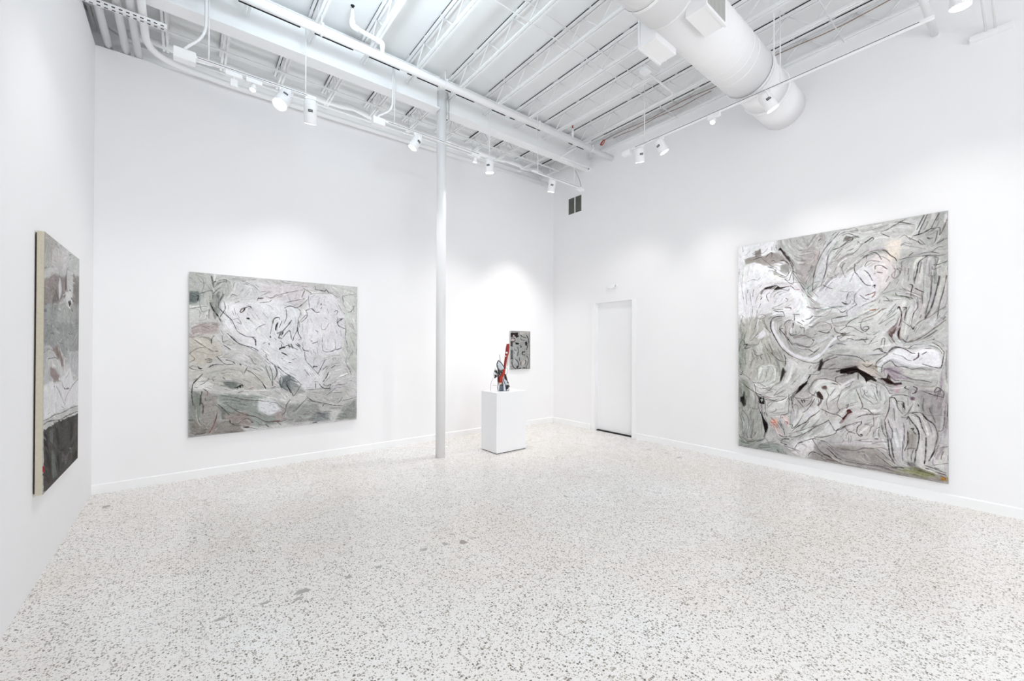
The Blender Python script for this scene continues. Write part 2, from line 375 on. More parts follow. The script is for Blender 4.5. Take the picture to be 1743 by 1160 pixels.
o = tubeobj('sprinkler_head', [(5.02, 4.66, z + .20), (5.02, 4.66, z + .215), (5.02, 4.66, z + .225), (5.02, 4.66, z + .245)], [.008, .016, .007, .017], REDW, sb, 10); o['label'] = 'dark red sprinkler head'

for x, ye, lb in ((-.672, 6.57, 'leftmost of the four white pipes running over the back wall'), (-.53, 6.57, 'second from left of the four white pipes over the back wall'), (-.43, 6.57, 'third from left of the four white pipes over the back wall')):
    z = 4.856
    rodobj('conduit_pipe', [(x, -3.9, z), (x, ye, z)], .034, lb, 'pipe', n=16, group='pipes over the left corner')
rodobj('conduit_pipe', [(-.345, -3.9, 4.856), (-.345, 5.2, 4.856), (-.345, 6.06, 4.835), (.3, 6.10, 4.806), (2.2, 6.10, 4.845), (5.92, 6.10, 4.952)], .034,
       'white pipe that bends and follows the top edge of the back wall', 'pipe', n=16, rad=.38, group='pipes over the left corner')
st = MB().bar((-.771, 5.36, 4.782), (-.16, 5.36, 4.79), .042, .042)
for k in range(12): st.box(-.76 + k * .05, -.735 + k * .05, 5.3375, 5.339, 4.776, 4.786, 1)
for k in range(12): st.box(-.76 + k * .05, -.735 + k * .05, 5.355, 5.365, 4.7595, 4.7615, 1)
tag(st.build('strut_channel', [STEEL, HOLE]), 'slotted white strut channel carrying the four pipes at left', 'strut')
rodobj('thin_pipe', [(-.9, 6.42, 5.33), (-.7, 6.30, 5.12), (-.45, 6.24, 4.98)], .02, 'thin white pipe curving behind the four pipes', 'pipe', rad=.15)
# lumpy insulated pipe behind the partition top
pts = []; rs = []
for k in range(60):
    x = -.55 + 6.5 * k / 59; pts.append((x, 6.36 + .012 * math.sin(k * 1.3), 5.158 + .022 * x + .012 * math.sin(k * .9))); rs.append(.042 + .008 * math.sin(k * 2.1))
tag(MB().tube(pts, rs, 12).build('insulated_pipe', PIPE), 'lumpy insulated white pipe behind the top of the back wall', 'pipe')
rodobj('thin_conduit', [(-.5, 6.30, 5.03), (2, 6.30, 5.075), (5.9, 6.30, 5.16)], .016, 'thin white conduit below the insulated pipe behind the back wall', 'pipe')
rodobj('wall_pipe', [(4.0, .62, 4.99), (6.08, .55, 4.87)], .031, 'white pipe entering the upper right wall beyond the air duct', 'pipe', n=16)
rodobj('bent_conduit', [(5.40, 4.78, 5.17), (5.38, 3.05, 5.17), (4.68, 3.03, 5.17)], .014, 'thin white conduit bent at a right angle under the joists near the right wall', 'conduit', rad=.09)
bx = MB().box(4.58, 4.70, 2.97, 3.09, 5.15, 5.20); tag(bx.build('junction_box', LAMPW, bevel=.004), 'small flat white junction box at the end of the bent conduit', 'junction box')
c = rodobj('drop_conduit', [(5.56, 4.72, 5.22), (5.42, 4.9, 5.15), (5.09, 5.0, 4.90), (5.10, 5.0, 4.855), (5.80, 5.0, 4.885)], .014, 'white conduit with two bends and a black open end by the right corner', 'conduit', rad=.06)
o = MB().tube([(5.80, 5.0, 4.885), (5.815, 5.0, 4.886)], .016, 8).build('conduit_end', DARK); o.parent = c; o['label'] = 'black open end'
rodobj('hanging_cable', [(5.44, 5.0, 4.77), (5.50, 5.0, 4.71), (5.56, 5.0, 4.64), (5.60, 5.0, 4.55), (5.625, 5.0, 4.43)], .005, 'thin grey cable hanging down to the end of the last lamp track', 'cable', WIRE)
# red and brown wires along the right wall
pts = [(6.02, 4.88, 5.35), (6.0, 4.80, 5.41), (5.97, 4.74, 5.36), (5.99, 4.82, 5.31), (6.02, 4.90, 5.36), (5.99, 4.8, 5.40)]
rodobj('red_wire_coil', arc(pts, .04), .009, 'small coil of red wire at the top of the right wall', 'wire', REDW)
pts = [(6.0, 4.8 - k * .22, 5.395 + .016 * math.sin(k * 1.1)) for k in range(20)]
rodobj('brown_wire', pts, .006, 'brown wire strung along the joist at the right wall', 'wire', BROWNW)
pts = [(6.03, 4.6 - k * .22, 5.36 + .014 * math.sin(k * 1.7 + 1)) for k in range(9)]
rodobj('brown_wire', pts, .006, 'lower brown wire sagging beside the right wall joist', 'wire', BROWNW)
pts = [(3.45 + .1 * k, 5.19, 5.36 + .05 * (k / 12 - .5) ** 2 - .004 * k) for k in range(12)]
pts = [(2.95, 5.15, 5.33), (3.3, 5.14, 5.28), (3.7, 5.1, 5.26), (4.1, 5.0, 5.27)]
rodobj('black_wire', arc(pts, .2), .005, 'thin black wire sagging on the girder right of the column', 'wire', WIRE)
rodobj('black_wire', arc([(2.93, 5.16, 5.25), (2.945, 5.14, 5.1), (2.945, 5.14, 4.86)], .05), .007, 'dark cable running down the right side of the column top', 'wire', WIRE)

# ------------------------------------------------------------------ air duct along the room
dy, dz = 1.93, 4.70
duct = empty('air_duct', (3.5, dy, dz), 'big round white air duct crossing the room into the right wall', 'duct')
def ring_pts(x0, x1, r, nx=2): return [(x0 + (x1 - x0) * k / (nx - 1), dy, dz) for k in range(nx)], [r] * nx
def seg(x0, x1, r, name, lab=None):
    p = []; rs = []
    k = 0; x = x0
    while x <= x1 + 1e-6:
        p.append((x, dy, dz)); rs.append(r); x += (x1 - x0) / 1.0
    o = MB().tube(p, rs, 64).build(name, DUCT); under(o, duct); return o
seg(.25, 3.30, .268, 'duct_section'); seg(3.30, 5.02, .262, 'duct_section'); seg(5.02, 5.50, .245, 'duct_section'); seg(5.50, 6.08, .250, 'duct_section')
for x, r, wd in ((3.30, .274, .012), (5.02, .272, .05), (5.50, .262, .03), (2.1, .274, .02)):
    under(MB().tube([(x - wd / 2, dy, dz), (x - wd / 4, dy, dz), (x + wd / 4, dy, dz), (x + wd / 2, dy, dz)], [r - .008, r, r, r - .008], 64).build('duct_collar', DUCT), duct)
for k in range(6):
    x = 3.95 + k * .13
    under(MB().tube([(x - .005, dy, dz), (x, dy, dz), (x + .005, dy, dz)], [.262, .2655, .262], 64, cap=False).build('duct_rib', DUCT), duct)
for sd, lb in ((-1, 'register with grey blades on the near side'), (1, 'register on the far side')):
    y_in, y_out = dy + sd * .14, dy + sd * .305
    ya, yb = sorted((y_in, y_out)); x0, x1 = 3.33, 3.68
    zb, zt = dz - .285, dz + .12
    rb = under(MB().box(x0, x1, ya, yb, zb, zt).build('side_register', DUCT, bevel=.004), duct); rb['label'] = lb
    fr = MB(); yo = y_out; yi = y_out + sd * .02; a, b = sorted((yo, yi))
    fr.box(x0 - .008, x1 + .008, a, b, zb - .006, zb + .02).box(x0 - .008, x1 + .008, a, b, zt - .02, zt + .008).box(x0 - .008, x0 + .012, a, b, zb + .02, zt - .02).box(x1 - .014, x1 + .008, a, b, zb + .02, zt - .02)
    o = fr.build('register_frame', DUCT); o.parent = rb
    bl = MB()
    for k in range(26):
        x = x0 + .018 + k * (x1 - x0 - .036) / 25; bl.box(x - .0025, x + .0025, a, b, zb + .02, zt - .02)
    o = bl.build('register_blades', REG); o.parent = rb; o.matrix_parent_inverse = Matrix.Identity(4)
for x in (1.5, 3.0, 4.95):
    hg = MB()
    for s in (-1, 1): hg.bar((x, dy + s * .272, dz), (x, dy + s * .272, 5.23 + T(x)), .03, .003, up=(0, 1, 0))
    ring = [(x, dy - .272 * math.cos(a), dz - .272 * math.sin(a)) for a in [k * PI / 16 for k in range(17)]]
    for a, b in zip(ring, ring[1:]): hg.bar(a, b, .03, .003)
    under(hg.build('hanger_strap', STEEL), duct)
# bracket on the right wall beyond the duct
br = empty('wall_bracket', (6.0, .18, 4.64), 'white twin-rod bracket with a flat bar high on the right wall', 'bracket')
under(MB().tube([(4.6, .22, 4.86), (6.03, .20, 4.655)], .011, 8).tube([(4.6, .16, 4.86), (6.03, .14, 4.655)], .011, 8).build('arm', STEEL), br)
under(MB().box(6.01, 6.08, .03, .31, 4.615, 4.66).build('flat_bar', STEEL, bevel=.006), br)

# ------------------------------------------------------------------ lamp tracks and heads
def track(p, q, label, dark=()):
    p, q = Vector(p), Vector(q); e = empty('lamp_track', (p + q) / 2, label, 'track', 'white lamp tracks')
    under(MB().bar(p, q, .035, .022).build('rail', LAMPW), e)
    if dark:
        mb = MB(); a, b = dark[0][0], dark[-1][1]
        P, Q = p.lerp(q, a), p.lerp(q, b); d = (q - p).normalized()
        nrm = Vector((d.y, -d.x, 0)); nrm = nrm if nrm.dot(Vector((-1, -1, 0))) > 0 else -nrm
        mb.bar(P + nrm * .0178, Q + nrm * .0178, .0015, .005)
        under(mb.build('slot', HOLE), e); e.children[-1]['label'] = 'dark slot along the rail'
    return e
ZT = 4.395
track((.02, 5.0, 4.385), (1.14, 5.0, 4.40), 'lamp track at left carrying four heads', [(.05, .38), (.52, .60), (.66, .92)])
track((1.90, 5.0, 4.42), (3.62, 5.0, 4.43), 'lamp track passing in front of the round column', [(.05, .35), (.5, .62), (.7, .85)])
track((4.42, 5.0, 4.475), (5.62, 5.0, 4.48), 'lamp track in the right corner carrying one head', [(.1, .4), (.5, .95)])
track((4.95, 3.45, 4.41), (4.95, .45, 4.41), 'lamp track running along the right wall under the duct', [(.02, .33), (.37, .6), (.63, .97)])
for (x, y, z, sx, sy, sz, lb) in ((-.02, 5.0, 4.365, .17, .09, .10, 'white feed box at the left end of the first lamp track'), (1.86, 5.0, 4.385, .15, .09, .09, 'white feed box at the left end of the second lamp track'),
                             (5.60, 5.0, 4.455, .12, .08, .05, 'white feed box at the right end of the corner lamp track'), (4.95, 3.53, 4.38, .09, .14, .06, 'white feed box at the far end of the right wall lamp track')):
    tag(MB().box(x - sx / 2, x + sx / 2, y - sy / 2, y + sy / 2, z - sz / 2, z + sz / 2).build('feed_box', LAMPW, bevel=.006), lb, 'feed box', 'feed boxes of the lamp tracks')
for i, (x, y, z0, z1, lb) in enumerate([(1.035, 5.0, 4.41, 5.235 + T(1), 'thin white hanging rod near the right end of the first lamp track'), (.165, 5.0, 4.40, 5.235 + T(.2), 'thin white hanging rod beside the left bent conduit'),
        (2.07, 5.0, 4.43, 5.235 + T(2), 'thin white hanging rod left of the column'), (3.56, 5.0, 4.44, 5.235 + T(3.5), 'thin white hanging rod right of the column'), (4.55, 5.0, 4.49, 5.235 + T(4.5), 'thin hanging rod in the middle of the right corner'),
        (5.43, 5.0, 4.49, 5.235 + T(5.4), 'thin hanging rod nearest the right corner'), (4.95, 1.60, 4.42, 5.2, 'thin white rod in front of the air duct'), (4.95, 3.25, 4.42, 5.22, 'thin white rod at the far end of the right wall lamp track')]):
    rodobj('hanging_rod', [(x, y, z0), (x, y, z1)], .006, lb, 'rod', group='rods hanging the lamp tracks')
rodobj('feed_conduit', [(.14, 4.95, 5.225 + T(.1)), (.14, 4.97, 4.62), (-.02, 5.0, 4.44), (-.02, 5.0, 4.41)], .012, 'white conduit curving down to the left feed box', 'conduit', rad=.2, group='bent feed conduits')
rodobj('feed_conduit', [(2.045, 4.99, 5.225 + T(2)), (2.045, 5.0, 4.60), (1.86, 5.0, 4.46), (1.86, 5.0, 4.43)], .012, 'white conduit curving down to the feed box left of the column', 'conduit', rad=.18, group='bent feed conduits')

def lamp(kind, x, y, z, aim, label, r=.056, L=.17, lit=True, side=(0, -1), adapter=True, yaxis=False):
    # z: underside of the track; aim: direction of the beam
    e = empty('track_lamp', (x, y, z), label, 'track lamp', 'lamp heads on the white tracks')
    d = Vector(aim).normalized()
    hw, hl, ah = (.02, .055, .03) if kind == 'can' else (.024, .072, .045)
    ad = MB().box(x - hl, x + hl, y - hw, y + hw, z - ah, z + .001) if not yaxis else MB().box(x - hw, x + hw, y - hl, y + hl, z - ah, z + .001)
    under(ad.build('adapter', LAMPW, bevel=.003), e)
    piv = Vector((x, y, z - .075)) if kind != 'small' else Vector((x, y, z - .06))
    under(MB().tube([(x, y, z - .03), piv], .009, 10).build('stem', LAMPW), e)
    if kind == 'can':
        a = piv - d * .045; b = a + d * L
        under(MB().tube([a - d * .012, a, a + d * .02, b - d * .01, b], [r * .55, r * .8, r * .97, r, r], 28, cap=True).build('housing', LAMPW), e)
        # yoke
        s = d.cross(Vector((0, 0, 1)));
        if s.length < .05: s = Vector((1, 0, 0))
        s.normalize(); yk = MB()
        for sg in (-1, 1): yk.bar(piv + s * sg * (r + .003) + d * .03, piv + s * sg * (r + .003) - d * .05, .012, .004, up=s)
        yk.bar(piv + s * (r + .003) - d * .06, piv - s * (r + .003) - d * .06, .012, .004)
        under(yk.build('yoke', LAMPW), e)
        ln = MB().tube([b, b + d * .003], r * .86, 24).build('lens', LENS if lit else REG)
        under(ln, e)
        # black maker label plate on the housing side
        sd = Vector((side[0], side[1], 0)); sd = (sd - d * sd.dot(d)).normalized(); wd = d.cross(sd).normalized()
        c = a + d * (L * .42) + sd * (r + .0006)
        lb = MB(); n = 6; lw, lh = .046, .026
        vs = []
        for k in range(n + 1):
            t = (k / n - .5) * 2 * lw / r * .5
            base = a + d * (L * .42) + (sd * math.cos(t) + wd * math.sin(t)) * (r + .0012)
            vs += [base - d * lh / 2, base + d * lh / 2]
        lb.add(vs, [(2 * k, 2 * k + 2, 2 * k + 3, 2 * k + 1) for k in range(n)])
        under(lb.build('label_plate', BLACK), e); e.children[-1]['label'] = 'small black label plate'
        tx = MB()
        for k in range(5):
            t = (k - 2) * .10; base = a + d * (L * .42) + (sd * math.cos(t) + wd * math.sin(t)) * (r + .002)
            tx.bar(base - d * .005, base + d * .005, .0045, .0006, up=sd)
        under(tx.build('label_lettering', GREYM), e)
        return b, d
    if kind == 'small':
        a = piv; b = a + d * .055
        under(MB().tube([a - d * .01, a, b], [.014, .022, .030], 18).build('housing', LAMPW), e)
        under(MB().tube([b, b + d * .002], .026, 18).build('lens', LENS), e)
        return b, d
    if kind == 'box':
        c = piv + Vector((0, 0, -.035))
        under(MB().box(c.x - .032, c.x + .032, c.y - .025, c.y + .02, c.z - .035, c.z + .035).build('housing', LAMPW, bevel=.005), e)
        return c, d
def light(b, d, tgt, power, deg, blend=1.0, col=(1, .975, .94)):
    p = b + d * .02; spot('lamp_beam', p, tgt, power, deg, blend, col)
S = 1.0
lamp('box', .37, 5.0, 4.37, (0, .2, -1), 'small square unlit head at the left end of the first track')
b, d = lamp('small', .545, 5.0, 4.37, (-.25, -.15, -1), 'small glowing lamp second from the left on the first track'); light(b, d, (-.2, 5.6, .1), 20, 90)
b, d = lamp('can', .83, 5.0, 4.385, (-.42, -.45, -1), 'brightest can lamp with its lens facing the viewer on the first track', r=.073, L=.21); light(b, d, (.0, 5.9, .2), 48, 80)
b, d = lamp('can', 1.085, 5.0, 4.385, (.12, .55, -1), 'can lamp with a black label at the right end of the first track', r=.068, L=.235, side=(-.2, -.98)); light(b, d, (1.05, 6.15, 1.0), 64, 74)
b, d = lamp('can', 2.39, 5.0, 4.41, (-.50, .20, -1), 'can lamp just left of the round column', r=.062, L=.18, side=(.35, -.93)); light(b, d, (2.4, 5.9, .4), 53, 74)
b, d = lamp('small', 3.31, 5.0, 4.415, (.0, .3, -1), 'tiny glowing lamp just right of the column'); light(b, d, (3.3, 5.8, .3), 33, 90)
b, d = lamp('can', 3.56, 5.0, 4.415, (.12, .10, -1), 'short can lamp on the track right of the column above the plinth', r=.066, L=.17, side=(-.8, -.6)); light(b, d, (3.8, 5.6, .2), 102, 84)
b, d = lamp('can', 4.88, 5.0, 4.465, (.1, .34, -1), 'can lamp in the right corner above the small painting', r=.062, L=.19, side=(-.62, -.78)); light(b, d, (4.9, 6.0, .7), 166, 74)
b, d = lamp('can', 4.95, 3.33, 4.40, (.38, .22, -1), 'can lamp at the far end of the right wall track', r=.064, L=.18, side=(-.55, -.83), yaxis=True); light(b, d, (5.9, 5.1, .6), 62, 82)
b, d = lamp('can', 4.95, 3.02, 4.40, (.42, -.35, -1), 'glowing can lamp second from the far end of the right wall track', r=.062, L=.18, side=(-.98, .2), yaxis=True); light(b, d, (6.05, 2.5, .9), 60, 76)
b, d = lamp('small', 4.95, 2.30, 4.40, (-.55, .1, -1), 'tiny lamp in the middle of the right wall track', yaxis=True); light(b, d, (4.6, 2.6, .3), 12, 90)
b, d = lamp('can', 4.95, 1.74, 4.40, (.40, -.42, -1), 'large can lamp in front of the air duct', r=.066, L=.19, side=(-.9, -.43), yaxis=True); light(b, d, (6.05, 1.35, .8), 64, 78)
b, d = lamp('can', 4.95, .29, 4.60, (.1, .1, -1), 'can lamp cut off by the top edge of the picture at right', r=.068, L=.17, side=(-.8, -.6), yaxis=True); light(b, d, (6.0, .5, .5), 50, 90)
# heads further along the tracks, behind the photographer's field of view
spot('lamp_beam', (4.95, -.1, 4.3), (3.70, 5.1, 1.0), 150, 26, .5)
spot('lamp_beam', (-.0 + .5, 3.3, 4.4), (XL, 4.9, 1.4), 45, 75, .8)

